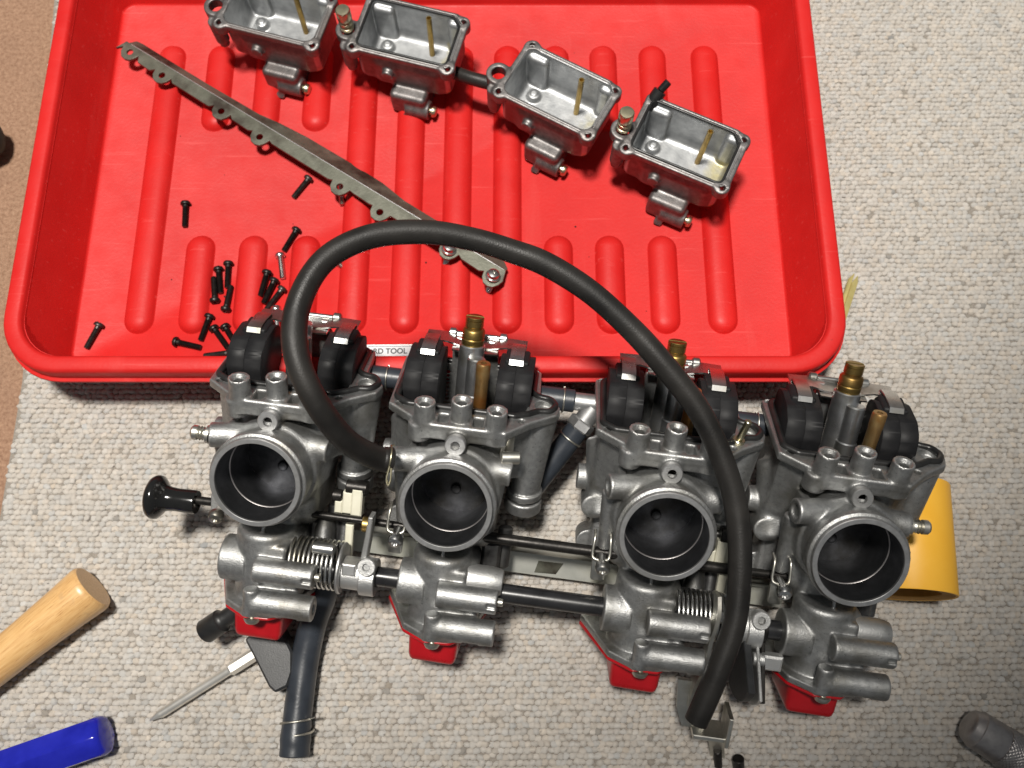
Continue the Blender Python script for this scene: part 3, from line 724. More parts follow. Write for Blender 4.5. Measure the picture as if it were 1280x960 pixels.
# ---- choke rod, knob
RJ, RB = -27.5, -35.0
m = MB(); m.cyl((-43, RJ - 1, RB), (20, RJ, RB), 2.2); m.cyl((18, RJ, RB), (S[1] + 8, RJ - .2, RB), 2.0); m.cyl((S[1] + 6, RJ, RB), (S[2] + 40, RJ, RB), 2.9); m.cyl((S[2] + 38, RJ, RB), (S[3] - 6, RJ + .5, RB), 2.2); rpart('choke_rod', m, 'blackox')
m = MB(); m.lathe([(0, 0), (4.4, 0), (8, .8), (10.6, 2.2), (11.6, 4.2), (11.3, 6.2), (9.2, 8.2), (7.0, 9.8), (6.3, 12), (6.0, 16), (6.3, 25.2), (6.0, 26.2), (2.5, 26.2), (0, 25)], (-68.5, RJ - 2.2, RB), XA, 44); rpart('choke_knob', m, 'knob', 60)
m = MB(); m.prism(round_poly([(-33, -33), (-20, -30), (-20, -20), (-33, -21)], 2), (0, 0, RB + 3), XA, (0, 1, 0), (0, 0, 1), -2, 2, .4); rpart('choke_guide', m, 'cast')
# nylon choke links
for x0 in (33.5, S[2] + 33):
    m = MB(); m.box((x0 + 2.5, RJ + 7, RB - 6), (2.6, 6.0, 3), .7); m.box((x0 + 7.5, RJ + 8, RB - 6), (2.8, 7.4, 3.6), .7); m.box((x0 - 2.2, RJ + 4, RB - 6), (2, 3.4, 2.4), .6)
    m.box((x0 + 5, RJ - 13, RB - 3), (2.1, 9, 2.0), .6); rpart('choke_link', m, 'nylon')
    m = MB(); m.cyl((x0 + 1, RJ + 15, RB - 7), (x0 + 12, RJ + 15, RB - 7), 4.2); m.cyl((x0 - 6, RJ + 9, RB - 7), (x0 - 1, RJ + 9, RB - 7), 3.6); rpart('link_roller', m, 'blackox')
# ---- tie plate behind the bodies
m = MB()
a, b_ = on_b(632, 679, -66), on_b(722, 722, -66)
m.prism(round_poly([(20, -47), (S[3] - 10, -47), (S[3] - 10, -60), (20, -60)], 2), (0, 0, -66), XA, (0, 1, 0), (0, 0, 1), -1.2, 1.2, .3)
m.strip([(20, -46.6, -66), (S[3] - 10, -46.6, -66)], (0, 0, 1), 9, 1.6); rpart('tie_plate', m, 'plate')
# tape patch on the plate
m = MB(); m.prism([(139, -51), (153, -50.6), (149.5, -57.6), (137.5, -58.2)], (0, 0, -66), XA, (0, 1, 0), (0, 0, 1), 1.25, 1.45, 0)
rpart('tape_patch', m, 'olive')
# linkage clutter between the bodies: return lever, idle screw
for x0 in (24, S[2] + 24):
    m = MB(); m.cyl((x0, -30, -44), (x0 + 1, -44, -38), 5.5); m.cyl((x0 + 10, -20, -50), (x0 + 10, -46, -44), 3.4); m.lathe([(0, 0), (4.5, 0), (5.0, 1), (5.0, 4), (0, 5)], (x0 + 10, -44, -44), (0, -1, .2), 22); rpart('linkage_pivot', m, 'darkcast')
for k in (0, 1, 2, 3):
    m = MB(); m.box((S[k] + 22, -40, -44), (5.0, 8.0, 6), 1.6); m.cyl((S[k] + 28, -26, -48), (S[k] + 28, -48, -46), 4.0, .8); rpart('linkage_block', m, 'darkcast')

# ---- fuel pipes between the bodies
def hose_bit(p, q, r, mat, name, clip=None):
    m = MB(); m.lathe([(0, 0), (r - .6, 0), (r, .6), (r, np.linalg.norm(np.subtract(q, p)) - .6), (r - .6, np.linalg.norm(np.subtract(q, p))), (0, np.linalg.norm(np.subtract(q, p)))], p, np.subtract(q, p), 28); o = rpart(name, m, mat)
    if clip:
        for c in clip:
            pc = np.array(p) + (np.array(q) - np.array(p)) * c; m2 = MB(); u, v, a = basis(np.subtract(q, p))
            m2.tube([pc + (r + .45) * (cos(t) * u + sin(t) * v) + a * .25 * sin(t) for t in np.linspace(0, 2 * pi * .96, 40)], .5, 6); link('wire_clip', m2.mesh('wire_clip', M['steel'], 80), o)
    return o
PJ, PB = 42.0, -74.0
hose_bit((36, PJ - 2, PB), (56, PJ - 2, PB), 5.8, 'greyhose', 'fuel_hose', (.45,))
hose_bit((S[1] + 34, PJ - 2, PB), (S[1] + 56, PJ - 2, PB), 6.2, 'greyhose', 'fuel_hose', (.72,)); hose_bit((S[2] + 34, PJ - 2, PB), (S[2] + 56, PJ - 2, PB), 5.8, 'greyhose', 'fuel_hose', (.7,))
m = MB(); m.cyl((S[1] + 54, PJ - 2, PB), (S[2] - 34, PJ - 2, PB), 4.9)
tj = np.array([S[2] - 37, PJ - 4, PB]); td = unit(np.array([-19, -33, 4]))
m.cyl(tj, tj + td * 14, 5.6); m.lathe([(0, 0), (6.6, 0), (7.4, .8), (7.4, 5), (6.6, 5.8), (0, 5.8)], tj + td * 9, td, 6); rpart('fuel_tee', m, 'machined')
hose_bit(tj + td * 14.6, tj + td * 62, 6.3, 'greyhose', 'fuel_hose', (.14,))

# ---- long vent hose arching over the rack
HP = [(489, 575, 398), (468, 571, 394), (430, 548, 378), (392, 497, 366), (369, 436, 364), (374, 378, 368), (406, 325, 374), (462, 296, 380), (530, 290, 385), (590, 299, 389), (640, 314, 391), (684, 331, 392), (738, 365, 393), (789, 411, 394),
      (828, 454, 394), (873, 512, 395), (903, 575, 396), (921, 640, 397), (925, 705, 396), (919, 775, 395), (899, 835, 395), (880, 880, 396), (870, 902, 397)]
hp = catmull([to_local(at_depth(*p)) for p in HP], 9)
hr = [5.5 + .10 * sin(i * .21) + .07 * sin(i * .057 + 1) + (.35 if i < 5 else 0) for i in range(len(hp))]
m = MB(); m.tube(hp, hr, 26, cap=False); he = unit(hp[-1] - hp[-4]); m.lathe([(hr[-1], 0), (hr[-1] - .25, .25), (3.6, .25), (3.3, 0), (3.2, -12), (0, -12)], hp[-1], he, 26)
rpart('vent_hose', m, 'hose', 60)
# spring clip where the hose meets the spigot
pc = to_local(at_depth(487, 573, 398)); hd = unit(to_local(at_depth(500, 576, 399)) - to_local(at_depth(475, 571, 396))); u, v, a = basis(hd)
m = MB(); m.tube([pc + a * (.6 * t - 1) + 6.4 * (cos(t * 2.4) * u + sin(t * 2.4) * v) for t in np.linspace(0, 2.55, 50)], .5, 6)
e = pc + 6.4 * u - a; lp = [to_local(at_depth(487, 583, 392)), to_local(at_depth(483, 599, 392)), to_local(at_depth(485, 607, 392)), to_local(at_depth(488, 600, 392)), to_local(at_depth(489, 585, 392))]
m.tube(catmull(lp, 6), .5, 6); rpart('hose_clip', m, 'zinc', 80)
m = MB(); m.cyl((S[1] - 25, 15, -18), (S[1] - 32, 15.4, -16.6), 5.4); rpart('hose_spigot', m, 'machined')

# ---- cable bracket at the bottom right and its prongs
def bp_(px, py, B): return on_b(px, py, B)
m = MB()
m.strip(catmull([bp_(897, 742, -12), bp_(896, 768, -9), bp_(886, 800, -8), bp_(880, 830, -12), bp_(868, 852, -18), bp_(860, 880, -22)], 5), (0, .2, 1), 11, 1.8)
m.strip([bp_(862, 850, -20), bp_(860, 885, -22), bp_(866, 908, -22)], XA, 12, 1.6)
m.box(bp_(884, 912, -22), (8.5, 1.2, 8), .4); m.box(bp_(908, 906, -20), (1.1, 8.5, 8), .4)
m.strip([bp_(893, 914, -22), bp_(896, 935, -30), bp_(898, 962, -38), bp_(899, 985, -42)], XA, 8, 1.8); rpart('cable_bracket', m, 'steel')
m = MB(); m.cyl(bp_(897, 938, -28), bp_(899, 990, -36), 2.2); m.cyl(bp_(923, 948, -26), bp_(925, 1000, -36), 3.0); rpart('bracket_bolt', m, 'blackox')
# ---- drain hose with wire clip, on the rug under the first carburettor
gp_ = [at(414, 700, 26), at(404, 742, 18), at(391, 780, 12), at(382, 820, 9.4), at(376, 862, 8.6), at(371, 905, 8.4), at(368, 944, 8.4)]
gl = catmull([to_local(p) for p in gp_], 8)
m = MB(); m.tube(gl, [7.6] * (len(gl) - 10) + [7.6 + .12 * k for k in range(6)] + [8.0, 7.8, 7.9, 7.9], 26)
d0 = unit(gl[-1] - gl[-3]); m.lathe([(7.3, -.4), (7.9, 0), (7.6, .5), (5.2, .5), (5.0, -9), (0, -9)], gl[-1], d0, 26); dh = rpart('drain_hose', m, 'greyhose', 60)
pc = to_local(at(371.5, 905, 8.4)); u, v, a = basis(d0)
m = MB(); m.tube([pc + a * (1.1 * t - 3.0) + 8.7 * (cos(t + .4) * u + sin(t + .4) * v) for t in np.linspace(0, 2 * pi + 1.0, 60)], .62, 6)
m.tube([pc + a * -3 + 8.7 * (cos(.4) * u + sin(.4) * v), pc + a * -4 + 13 * (cos(.5) * u + sin(.5) * v)], .62, 6); link('wire_clip', m.mesh('wire_clip', M['steel'], 80), dh)
# ---- rubber cap beside the first red cap
m = MB(); p_, q_ = to_local(at(300, 760, 32)), to_local(at(256, 790, 24)); L = float(np.linalg.norm(q_ - p_))
m.lathe([(0, 0), (4.4, 0), (4.4, L * .42), (5.4, L * .5), (6.3, L * .52), (6.5, L * .97), (6.0, L), (3.4, L), (3.0, L * .9), (0, L * .9)], p_, q_ - p_, 30); rpart('rubber_cap', m, 'gasket')

# ================================================================== FLOAT BOWLS in the tray
def bowl_body():
    f = Field((-46, -34, -50), (42, 28, 4), 0.6)
    f.add(s_box((-30.5, -18.2, -31.5), (30.5, 18.2, 1), 5), 1)
    f.add(s_poly(round_poly([(-33, -21), (34, -21), (34, 14), (26, 21), (-33, 21)], 4, 4), -4.2, 0, .8, lambda x, y, z: (x, z, y), ((-36, -24, -6), (36, 24, 2))), 1.2)
    for x, y in ((-31, -19.5), (31, -19.5), (31, 16), (-29, 19.5)): f.add(s_cyl((x * .965, y * .95, -7), (x * .965, y * .95, 0), 4.8, .7), 2.0)
    f.add(s_cyl((-37, -8, -7), (-37, -8, 0), 7.6, .8), 2); f.add(s_cyl((-35, -17.5, -20), (-35, -17.5, -2), 4.2, .8), 2); f.add(s_cyl((-35, -17.5, -24), (-35, -17.5, -18), 3.2, .6), 1)
    f.add(s_box((-20, -20, -31), (26, -10, -8), 5), 3)
    f.add(s_cyl((-9, -19, -16), (-9, -24, -16), 3.6, 1), 2)
    f.add(s_box((-8, -29, -45.5), (16, -4, -27), 3), 2); f.add(s_cyl((2, -26, -39), (18, -26, -39), 6.0, .8), 1.5); f.add(s_cyl((3, -29, -46), (3, -33, -43), 2.8, .7), 1.5)
    f.sub(s_box((-29.2, -17.2, -28.5), (29.2, 17.2, 12), 4.5), .8)
    f.add(s_box((-29, 12.5, -30), (-15, 18, -3), 3), 2); f.add(s_box((20, 13, -30), (29, 18, -2), 3), 2)
    f.add(s_cyl((-19, 5, -31), (-19, 5, -24.5), 4.2, 1.2), 1.5); f.add(s_cyl((-19, 5, -25), (-19, 5, -23.6), 2.4, .6), .5)
    f.sub(s_cyl((-37, -8, -9), (-37, -8, 4), 4.3, .3), .5)
    for x, y in ((-31, -19.5), (31, -19.5), (31, 16), (-29, 19.5)): f.sub(s_cyl((x * .985, y * .98, -10), (x * .985, y * .98, 4), 1.7, .2), .4)
    # groove for the seal
    me = f.mesh('bowl_body', M['bowlcast']); n = len(me.vertices); co = np.empty(n * 3, np.float32); me.vertices.foreach_get('co', co); co = co.reshape(-1, 3) / MM
    ins = np.clip(1.5 - np.maximum.reduce([np.abs(co[:, 0]) - 29.6, np.abs(co[:, 1]) - 17.6, -29.2 - co[:, 2], co[:, 2] + .4]) * 3, 0, 1)
    stn = np.clip((co[:, 0] - 6) / 14, 0, 1) * np.clip((-21 - co[:, 2]) / 5, 0, 1)
    a_ = me.attributes.new('inside', 'FLOAT_COLOR', 'POINT'); a_.data.foreach_set('color', np.stack([ins, stn, ins * 0, ins * 0 + 1], 1).astype(np.float32).ravel())
    return me
BW = {'body': bowl_body()}
def bmesh_(key, m, mat, sharp=38): BW[key] = m.mesh(key, M[mat], sharp)
rp = round_poly([(-28.8, -17.6), (29, -17.6), (29, 12), (23.5, 17.8), (-28.8, 17.8)], 4, 5)
m = MB(); m.tube([(p[0], p[1], 0.05) for p in rp], .85, 8, closed=True); bmesh_('seal', m, 'gasket', 80)
rp2 = round_poly([(-30.2, -19), (31, -19), (31, 13), (25, 19.2), (-30.2, 19.2)], 4, 5)
m = MB(); m.tube([(p[0], p[1], -.1) for p in rp2], .5, 8, closed=True); bmesh_('rim_edge', m, 'bowlcast', 80)
m = MB(); m.lathe([(0, 0), (1.75, 0), (1.75, 34), (1.2, 34), (1.1, 31), (0, 31)], (10, 8.0, -28.6), (0.02, .02, 1), 16); bmesh_('tube', m, 'brass')
m = MB(); m.lathe([(0, 0), (2.4, 0), (2.4, 1.5), (3.6, 1.6), (3.6, 2.8), (3.0, 4.0), (1.2, 4.3), (0, 4.0)], (18, -26, -39), XA, 20); bmesh_('drain', m, 'zinc')
m = MB(); m.lathe([(0, -6), (3.2, -6), (3.2, 1), (4.3, 1.4), (4.3, 3.4), (3.3, 3.8), (3.3, 5.2), (4.3, 5.6), (4.3, 7.6), (3.3, 8), (3.3, 9.4), (4.3, 9.8), (4.5, 10.4), (4.5, 16), (3.9, 17), (0, 17.3)], (-37, -8, 0), (0, 0, 1), 26); bmesh_('plunger', m, 'zinc')
BOWLS = [((-146.5, 371), -16, 0, 'float bowl farthest left in the tray, cut by the top edge of the photo'),
         ((-63.5, 354), -15.5, 1, 'float bowl with a brass plunger, second from the left in the tray'),
         ((28.0, 313.5), -29.5, 0, 'float bowl with an open hole in its ear, third from the left in the tray'),
         ((103.0, 277.5), -25.5, 2, 'float bowl farthest right in the tray, with a plunger and a black fitting')]
for (x, y), a, kind, lab in BOWLS:
    r_ = thing('float_bowl', lab, 'float bowl', (x, y, 4), (0, 0, radians(a)), 'carburettor float bowls lying in the tray')
    o = (0, 0, 46)
    link('bowl_body', BW['body'], r_, o)
    link('rim_edge', BW['rim_edge'], r_, o)
    if kind: link('seal', BW['seal'], r_, o)
    link('overflow_tube', BW['tube'], r_, o); link('drain_screw', BW['drain'], r_, o)
    if kind: link('plunger', BW['plunger'], r_, o)
    if kind == 2:
        m = MB(); m.cyl((-30, 15, -6), (-27, 24, 2), 4.2); m.cyl((-27, 24, 2), (-24.5, 29, 6), 2.4); link('fitting', m.mesh('fitting', M['gasket']), r_, o)
m = MB(); c_ = np.array(at(590, 98, 38)); pth = [at(566, 90, 34), at(590, 98, 36), at(612, 104, 36)]
m.tube(catmull(pth, 6), 4.2, 18); link('link_hose', m.mesh('link_hose', M['hose'], 60, c_ - [0, 0, 5]), None, c_ - [0, 0, 5], label='short black rubber hose joining the two middle float bowls', category='hose')

# ================================================================== plated angle bracket in the tray
A0, A1 = np.array([-252.0, 371.5]), np.array([-4.0, 209.5]); axv = unit(A1 - A0); pv = np.array([-axv[1], axv[0]]); LB = float(np.linalg.norm(A1 - A0))
bz = 16.0
br = thing('angle_bracket', 'long plated metal angle strip with eight lugs lying slantwise across the tray', 'bracket', (A0[0], A0[1], 4), (0, 0, atan2(axv[1], axv[0])))
holes = []
for p in [(163, 66), (203, 95), (277, 140), (325, 172), (425, 234), (475, 266), (561, 314), (615, 348)]:
    w = at(*p, bz)[:2] - A0; holes.append((float(w @ axv), float(w @ pv)))
# near flange: outline with round lugs, cut with real holes by bridging
low = []
edge = -8.6
t_prev = -6
pts = []
pts += [(-1.0, 0.0)]
lower = []
for i, (t, s) in enumerate(holes):
    R_ = 5.0
    lower += [(t - 9.5, edge + (0 if i else 2)), (t - 6.4, s + 1.6), (t - 5.4, s - 2.4), (t - 2.9, s - 5.2), (t + 0.4, s - 5.8), (t + 3.4, s - 4.8), (t + 5.5, s - 1.9), (t + 6.6, s + 1.6), (t + 9.5, edge + .5)]
lower = sorted([p for p in lower], key=lambda p: p[0])
lower = [p for p in lower if -7 < p[0] < LB + 3]
import bmesh
def flange_mesh():
    outline = [(LB, 0.0), (-2.0, 0.0)] + [(p[0], min(p[1], -3.0)) for p in lower]
    outline = outline[:2] + [tuple(q) for q in [np.array(p) for p in outline[2:]]]
    cu = bpy.data.curves.new('flange', 'CURVE'); cu.dimensions = '2D'; cu.fill_mode = 'BOTH'; cu.extrude = .8 * MM; cu.bevel_depth = .2 * MM; cu.bevel_resolution = 1
    def spl(pl):
        s = cu.splines.new('POLY'); s.points.add(len(pl) - 1); s.use_cyclic_u = True
        for q, p in zip(s.points, pl): q.co = (p[0] * MM, p[1] * MM, 0, 1)
    spl(outline)
    for t, s in holes: spl([(t + 2.35 * cos(a), s + 2.35 * sin(a)) for a in np.linspace(0, 2 * pi, 18)[:-1]])
    o = bpy.data.objects.new('tmp', cu); sc.collection.objects.link(o)
    dg = bpy.context.evaluated_depsgraph_get(); me = bpy.data.meshes.new_from_object(o.evaluated_get(dg))
    bpy.data.objects.remove(o); me.name = 'lug_flange'; me.materials.clear(); me.materials.append(M['olive']); return me
link('lug_flange', flange_mesh(), br, (0, 0, bz - 4))
ups = [(0, 6.5), (4, 7.5), (20, 7), (60, 6.5), (102, 7.5), (116, 11), (136, 13.5), (172, 14), (196, 13), (216, 8.5), (250, 8), (LB - 14, 9), (LB - 5, 8), (LB, 3)]
V = []; Fc = []
for t, w in ups:
    for d, h in ((0, .8), (w * .80, .8 - w * .60), (w * .80 - .6, -.6 - w * .60), (-.2, -.8)): V.append((t, d, h))
for i in range(len(ups) - 1):
    for k in range(4): Fc.append((i * 4 + k, i * 4 + (k + 1) % 4, i * 4 + 4 + (k + 1) % 4, i * 4 + 4 + k))
Fc += [(0, 1, 2, 3), tuple((len(ups) - 1) * 4 + k for k in (3, 2, 1, 0))]
m = MB(); m.tube([(2, -.1, .82), (LB - 1, -.1, .82)], .38, 6); link('ridge_highlight', m.mesh('ridge_highlight', M['machined'], 80), br, (0, 0, bz - 4))  # thin strand of brighter metal added along the ridge as a painted highlight
m = MB(); m.add(V, Fc); link('back_flange', m.mesh('back_flange', M['olive']), br, (0, 0, bz - 4))

# ================================================================== loose screws in the tray
def screw_mesh(name, mat, L=15.0, pan=True):
    m = MB(); th = [(0, -L), (1.4, -L), (1.75, -L + .5)]
    z = -L + .5
    while z < -1.5: th += [(1.55, z + .25), (1.85, z + .5)]; z += .62
    th += [(1.8, -.9), (1.8, 0), (3.0, 0), (3.15, .3), (3.1, 1.3), (2.7, 2.1), (1.9, 2.5), (1.0, 2.55), (.8, 1.6), (0, 1.5)]
    m.lathe(th, (0, 0, 0), (0, 0, 1), 18)
    # cross recess shown by two dark slots cut as raised lands
    for k in range(4):
        t = pi / 4 + k * pi / 2; m.box((1.45 * cos(t), 1.45 * sin(t), 2.35), (.55, .55, .28), .15)
    return m.mesh(name, M[mat], 30)
SM = {'b': screw_mesh('machine_screw', 'blackox'), 'w': screw_mesh('machine_screw', 'worn_black'), 's': screw_mesh('machine_screw', 'chrome', 14.5)}
def lay(px, kind, label, zc=6.4, ztail=None, group=None, me=None):
    (hx, hy), (tx, ty) = px
    h = at(hx, hy, zc); t = at(tx, ty, ztail if ztail is not None else zc - .9); d = unit(h - t)
    o = link('machine_screw', me or SM[kind], None, h - d * 1.2, label=label, category='screw')
    if group: o['group'] = group
    o.rotation_mode = 'QUATERNION'; o.rotation_quaternion = Vector(d).to_track_quat('Z', 'Y') @ Matrix.Rotation(rng.uniform(0, 6), 3, 'Z').to_quaternion()
    return o
G = 'loose screws in the tray'
lay(((232, 254), (231, 286)), 'b', 'black screw lying alone on the tray floor, upright, above the short ribs', group=G)
lay(((124, 406), (107, 437)), 'w', 'dull black screw alone in the front left corner of the tray', group=G)
lay(((371, 287), (354, 315)), 'b', 'black screw whose tip touches the silver screw beside the hose', group=G)
lay(((350, 319), (354, 352)), 's', 'silver screw lying among black ones left of the hose', group=G)
lay(((273, 336), (276, 369)), 'b', 'black screw standing head up in the middle of the cluster of four', group=G)
lay(((285.5, 329), (284, 362)), 'b', 'topmost black screw of the cluster of four between two short ribs', group=G)
lay(((268.5, 376), (267, 343)), 'b', 'black screw lying head down at the left of the cluster of four', group=G)
lay(((282, 387), (289, 356)), 'b', 'black screw lying head down, lowest of the cluster of four', group=G)
lay(((334, 340), (325, 371)), 'b', 'leftmost black screw of the three parallel ones beside a short rib', 7.4, group=G)
lay(((343, 350), (329, 380)), 'b', 'middle black screw of the three parallel ones beside a short rib', 7.2, group=G)
lay(((353, 361), (333, 387)), 'w', 'worn black screw, rightmost of the three parallel ones', group=G)
lay(((262, 395), (250, 427)), 'b', 'black screw leaning left with its head towards the cluster, just above the lying one', group=G)
lay(((219, 427), (253, 435)), 'b', 'black screw lying sideways near the front rim, head to the left', group=G)
lay(((267, 410), (287, 438)), 'b', 'black screw slanting down towards the first carburettor, left of its neighbour', 6.4, group=G)
lay(((281, 408), (295, 431)), 'b', 'black screw slanting down right against the first carburettor', 6.4, group=G)
lay(((288, 441), (256, 445)), 'w', 'worn black screw with only its shank showing beside the first carburettor', group=G)
lay(((345, 385), (347, 415)), 's', 'silver pan head screw standing behind the float of the first carburettor', 16, 7, group=G)
lay(((407, 317), (424, 330)), 's', 'silver screw mostly hidden under the black hose arch', group=G)
lay(((386, 223), (366, 248)), 'w', 'dull screw lying just below the middle of the angle bracket', group=G)
lay(((425, 228), (428, 257)), 's', 'silver screw poking out below the fifth lug of the angle bracket', 6.8, 6.2, group=G)
def bracket_screw():
    m = MB(); th = [(0, -14), (1.6, -14), (2.0, -13.4)]; z = -13.4
    while z < -2: th += [(1.8, z + .25), (2.1, z + .5)]; z += .62
    th += [(2.0, -1), (2.0, 0), (4.6, 0), (4.7, .3), (4.7, .9), (3.9, 1.0), (3.9, 2.0), (3.4, 3.4), (2.2, 4.0), (1.0, 4.1), (.8, 2.8), (0, 2.7)]
    m.lathe(th, n=24)
    return m.mesh('machine_screw', M['chrome'], 30)
bs = bracket_screw()
for i, (hp_, lab) in enumerate((((561, 313), 'silver pan head screw with washer in the lug next to the hose'), ((616, 346), 'silver pan head screw with washer in the end lug of the angle bracket'))):
    w = at(*hp_, bz + 1); d = unit([.20, .30, .93])
    o = link('machine_screw', bs, None, w + d * .4, label=lab, category='screw', group='screws in the angle bracket'); o.rotation_mode = 'QUATERNION'; o.rotation_quaternion = Vector(d).to_track_quat('Z', 'Y')

# ---- flat steel tool with a printed label, lying along the front of the tray
tl = at(458, 440, 5.5); tip = at(560, 439, 5.5); dd = unit(tip - tl); pd = np.array([-dd[1], dd[0], 0])
tool = thing('flat_tool', 'flat white labelled steel tool along the tray front, between first two carburettors', 'tool', tl - np.array([0, 0, 1.5]), (0, 0, atan2(dd[1], dd[0])))
Lt = float(np.linalg.norm(tip - tl))
m = MB(); m.prism([(-20, -5.5), (Lt - 14, -5.5), (Lt - 2, -1.5), (Lt, .5), (Lt - 6, 4.8), (-20, 4.8)], (0, 0, 0), XA, (0, 1, 0), (0, 0, 1), 0, 1.6, .3); link('blade', m.mesh('blade', M['chrome']), tool)
m = MB(); m.prism([(0, -4.4), (44, -4.4), (44, 4.2), (0, 4.2)], (0, 0, 0), XA, (0, 1, 0), (0, 0, 1), 1.62, 1.78, 0); lb = link('label', m.mesh('label', M['label']), tool)
m = MB(); m.prism([(1, -3.4), (43, -3.4), (43, -2.8), (1, -2.8)], (0, 0, 0), XA, (0, 1, 0), (0, 0, 1), 1.80, 1.84, 0); m.prism([(1, 3.2), (43, 3.2), (43, 3.5), (1, 3.5)], (0, 0, 0), XA, (0, 1, 0), (0, 0, 1), 1.80, 1.84, 0); link('printed_line', m.mesh('printed_line', M['ink']), lb)
def text_mesh(s, size, mat):
    cu = bpy.data.curves.new('lettering', 'FONT'); cu.body = s; cu.size = size * MM; cu.extrude = .02 * MM; cu.offset = .00013
    o = bpy.data.objects.new('tmp', cu); sc.collection.objects.link(o); dg = bpy.context.evaluated_depsgraph_get()
    me = bpy.data.meshes.new_from_object(o.evaluated_get(dg)); bpy.data.objects.remove(o); me.materials.clear(); me.materials.append(M[mat]); return me
link('lettering', text_mesh('RD TOOL', 4.7, 'ink'), lb, (4.0, -1.2, 1.81))

# ================================================================== things around the tray
# wooden hammer handle
pA, pB = at(-45, 862, 13), at(128, 724, 13)
pB = at(117, 733, 13.5); dv = unit(pB - pA); L = float(np.linalg.norm(pB - pA))
h = thing('wooden_handle', 'pale varnished wooden tool handle entering from the left edge', 'handle', pA - np.array([0, 0, 13.0]))
def oval(t, hh): return 1.0
m = MB(); m.lathe([(0, -60), (10.5, -60), (10.8, 0), (11.6, L * .45), (13.2, L * .8), (14.2, L - 4), (14.0, L - 1.5), (12.9, L), (0, L + .4)], (0, 0, 0), (0, 0, 1), 40)
hd_ = link('shaft', m.mesh('shaft', M['wood'], 40), h, (0, 0, 13.2)); hd_.rotation_mode = 'QUATERNION'; hd_.rotation_quaternion = Vector(dv).to_track_quat('Z', 'Y')
# blue screwdriver handle
pA, pB = at(-60, 985, 11), at(134, 917, 11); dv = unit(pB - pA); L = float(np.linalg.norm(pB - pA))
h = thing('screwdriver', 'translucent blue fluted screwdriver handle in the bottom left corner', 'screwdriver', pA - np.array([0, 0, 11]))
m = MB(); fl = lambda t, hh: 1.0 - (.75 if 6 < hh < L - 7 else .45) * (1 - cos(pi / 6) / cos((t % (pi / 3)) - pi / 6)) * 0 - (.75 if hh < L - 7 else .4) * (1.0 - .93 * cos(pi / 6) / max(.86, cos((t % (pi / 3)) - pi / 6)))
m.lathe([(0, -20), (9, -20), (11.4, -16), (11.6, 0), (11.6, 11), (11.6, L - 10), (11.6, L - 8.8), (11.2, L - 3), (10.2, L - .8), (8.6, L), (0, L)], (0, 0, 0), (0, 0, 1), 72, fl)
o = link('handle', m.mesh('handle', M['blue'], 40), h, (0, 0, 11.2)); o.rotation_mode = 'QUATERNION'; o.rotation_quaternion = Vector(dv).to_track_quat('Z', 'Y')
# bit driver with black handle
t0, t1 = at(187, 901, 4), at(312, 822, 6); dv = unit(t1 - t0); L = float(np.linalg.norm(t1 - t0))
h = thing('bit_driver', 'cross point bit in a flat black holder, under the leftmost carburettor', 'screwdriver', (t1[0], t1[1], 0))
R0 = np.array([t1[0], t1[1], 0])
m = MB(); m.lathe([(0, 0), (.5, .2), (2.4, 5.5), (2.5, 7), (2.5, L - 13), (2.9, L - 12)], t0 - R0, dv, 26, lambda t, hh: 1 - (.55 * max(0, cos(2 * t)) ** 2 if hh < 6.0 else 0) * (1 if .1 < hh else 0))
m.lathe([(2.0, L - 12.5), (3.0, L - 12.2), (3.6, L - 11.4), (3.6, L + 14), (0, L + 14)], t0 - R0, dv, 6); link('bit', m.mesh('bit', M['nickel'], 30), h)
hp2 = [(306, 799), (318, 822), (336, 858), (344, 866), (360, 858), (366, 840), (366, 815), (352, 786), (330, 780)]
pl = [(at(a_, b_, 14) - R0)[:2] for a_, b_ in hp2]
m = MB(); m.prism(round_poly(pl, 2.0, 4), (0, 0, 0), XA, (0, 1, 0), (0, 0, 1), 1.0, 15.0, 1.2); link('holder', m.mesh('holder', M['matblack'], 40), h)
# yellow tube beside the last carburettor
r_y = 24.5; ya, yb = np.array([210.0, 18.0, r_y + 4.6]), np.array([215.5, 77.0, r_y + .8]); dv = unit(yb - ya); L = float(np.linalg.norm(yb - ya))
h = thing('yellow_roll', 'hollow yellow cylinder lying on the rug behind the rightmost carburettor', 'tube', (ya[0], ya[1], 0))
m = MB(); m.lathe([(r_y - 1.6, .2), (r_y - .3, 0), (r_y, .5), (r_y, L - .5), (r_y - .3, L), (r_y - 1.6, L - .2)], (0, 0, 0), dv, 64); link('outer_wall', m.mesh('outer_wall', M['yellow'], 40), h, (0, 0, ya[2]))
m = MB(); m.lathe([(r_y - 1.5, .25), (17, .9), (16.4, 1.4), (16.4, L - 1.2), (17, L - .8), (r_y - 1.5, L - .2)], (0, 0, 0), dv, 64); link('core', m.mesh('core', M['card'], 40), h, (0, 0, ya[2]))
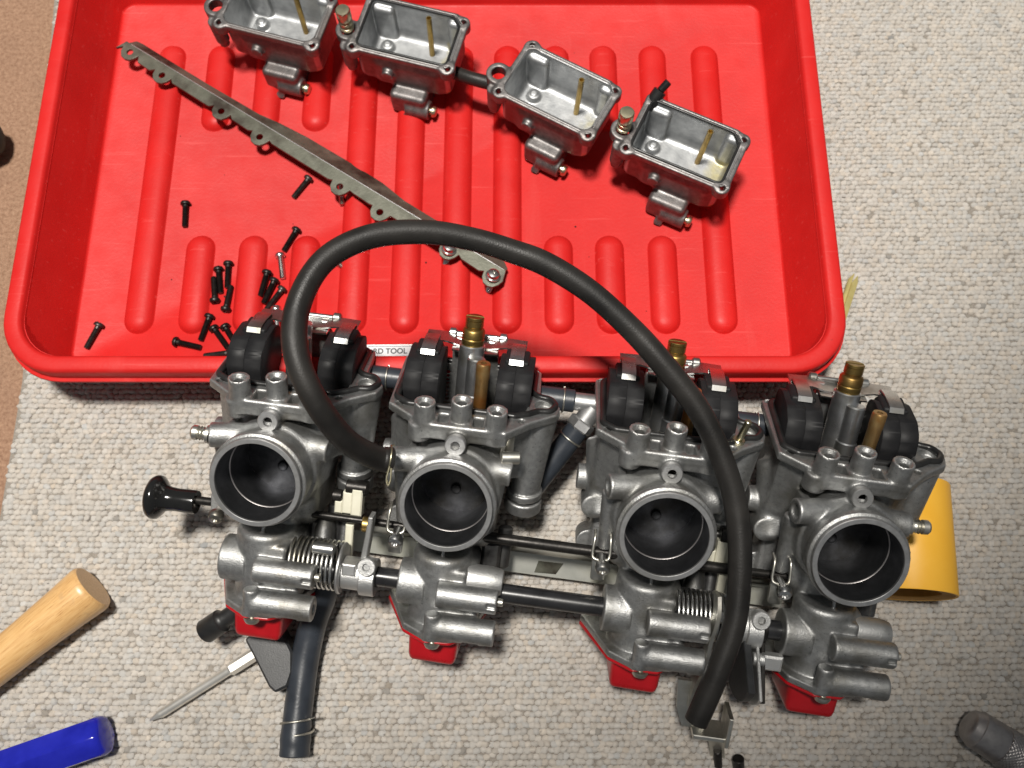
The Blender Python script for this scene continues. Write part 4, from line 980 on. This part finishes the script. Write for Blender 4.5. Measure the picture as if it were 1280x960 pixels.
# knurled steel tool
ka, kb = at(1207, 903, 11), at(1300, 962, 11); dv = unit(kb - ka); L = float(np.linalg.norm(kb - ka))
h = thing('knurled_tool', 'grey steel tool with a knurled grip in the bottom right corner', 'tool', (ka[0], ka[1], 0))
m = MB(); m.lathe([(0, 0), (4, .1), (7.0, .9), (8.6, 2.4), (9.6, 5.4), (10.3, 6.0), (10.5, 19), (10.2, 19.8), (9.6, 20)], (0, 0, 0), dv, 44); link('end_cap', m.mesh('end_cap', M['gun'], 40), h, (0, 0, 11))
nk = 120; prof = [(9.6, 19.5)] + [(10.6, 20 + .35 * i) for i in range(150)] + [(0, 73)]
m = MB(); m.lathe(prof, (0, 0, 0), dv, nk, lambda t, hh: 1 + .035 * (abs(((t * 30 / pi + hh * 1.0) % 2) - 1) + abs(((t * 30 / pi - hh * 1.0) % 2) - 1) - 1)); link('grip', m.mesh('grip', M['gun'], 25), h, (0, 0, 11))
# brass strip poking out by the tray's right side
ba, bb_ = at(1052, 392, 3), at(1067, 346, 3); dv = unit(bb_ - ba); sd = np.array([dv[1], -dv[0], 0]); L = float(np.linalg.norm(bb_ - ba))
h = thing('brass_strip', 'folded brass strip sticking out from under the right rim of the tray', 'strip', ba - np.array([0, 0, 3]))
m = MB(); 
m.prism([(-30, -.4), (L - 5, -.4), (L + 1, 1.8), (L - 4, 3.2), (-30, 3.2)], (0, 0, 4.2), dv, sd, (0, 0, 1), 0, .8, .15)
m.prism([(-30, -3), (L - 3, -3), (L + 2, -.6), (-30, -.5)], (0, 0, 3.4), dv, sd, unit([sd[0] * .5, sd[1] * .5, .86]), 0, .8, .15); link('blade', m.mesh('blade', M['brightbrass']), h)
# dark handle end at the far left edge
da = at(-14, 172, 14); h = thing('black_handle', 'dull black rounded handle end at the left edge beyond the tray', 'handle', (da[0], da[1], -2))
m = MB(); m.lathe([(0, -70), (13, -70), (14, -10), (13.4, -2), (10, 5), (5, 7.6), (0, 8)], (0, 0, 0), unit([.97, .1, 0]), 32); link('grip', m.mesh('grip', M['darkblur'], 60), h, (0, 0, 16))

# ---- specks of grit on the tray floor
m = MB()
for _ in range(46):
    x, y = rng.uniform(-250, 150), rng.uniform(165, 385); r = rng.uniform(.25, .7); c = np.array([x, y, 4.0 + r * .5])
    P = np.array([(1, 0, 0), (-1, 0, 0), (0, 1, 0), (0, -1, 0), (0, 0, .7), (0, 0, -.7)]) * r * rng.uniform(.6, 1.4, (6, 1)) + c
    m.add(P, [(0, 2, 4), (2, 1, 4), (1, 3, 4), (3, 0, 4), (2, 0, 5), (1, 2, 5), (3, 1, 5), (0, 3, 5)])
link('grit', m.mesh('grit', M['darkblur'], 30), None, (0, 0, 0), kind='stuff', label='dark specks of grit scattered over the tray floor', category='grit')
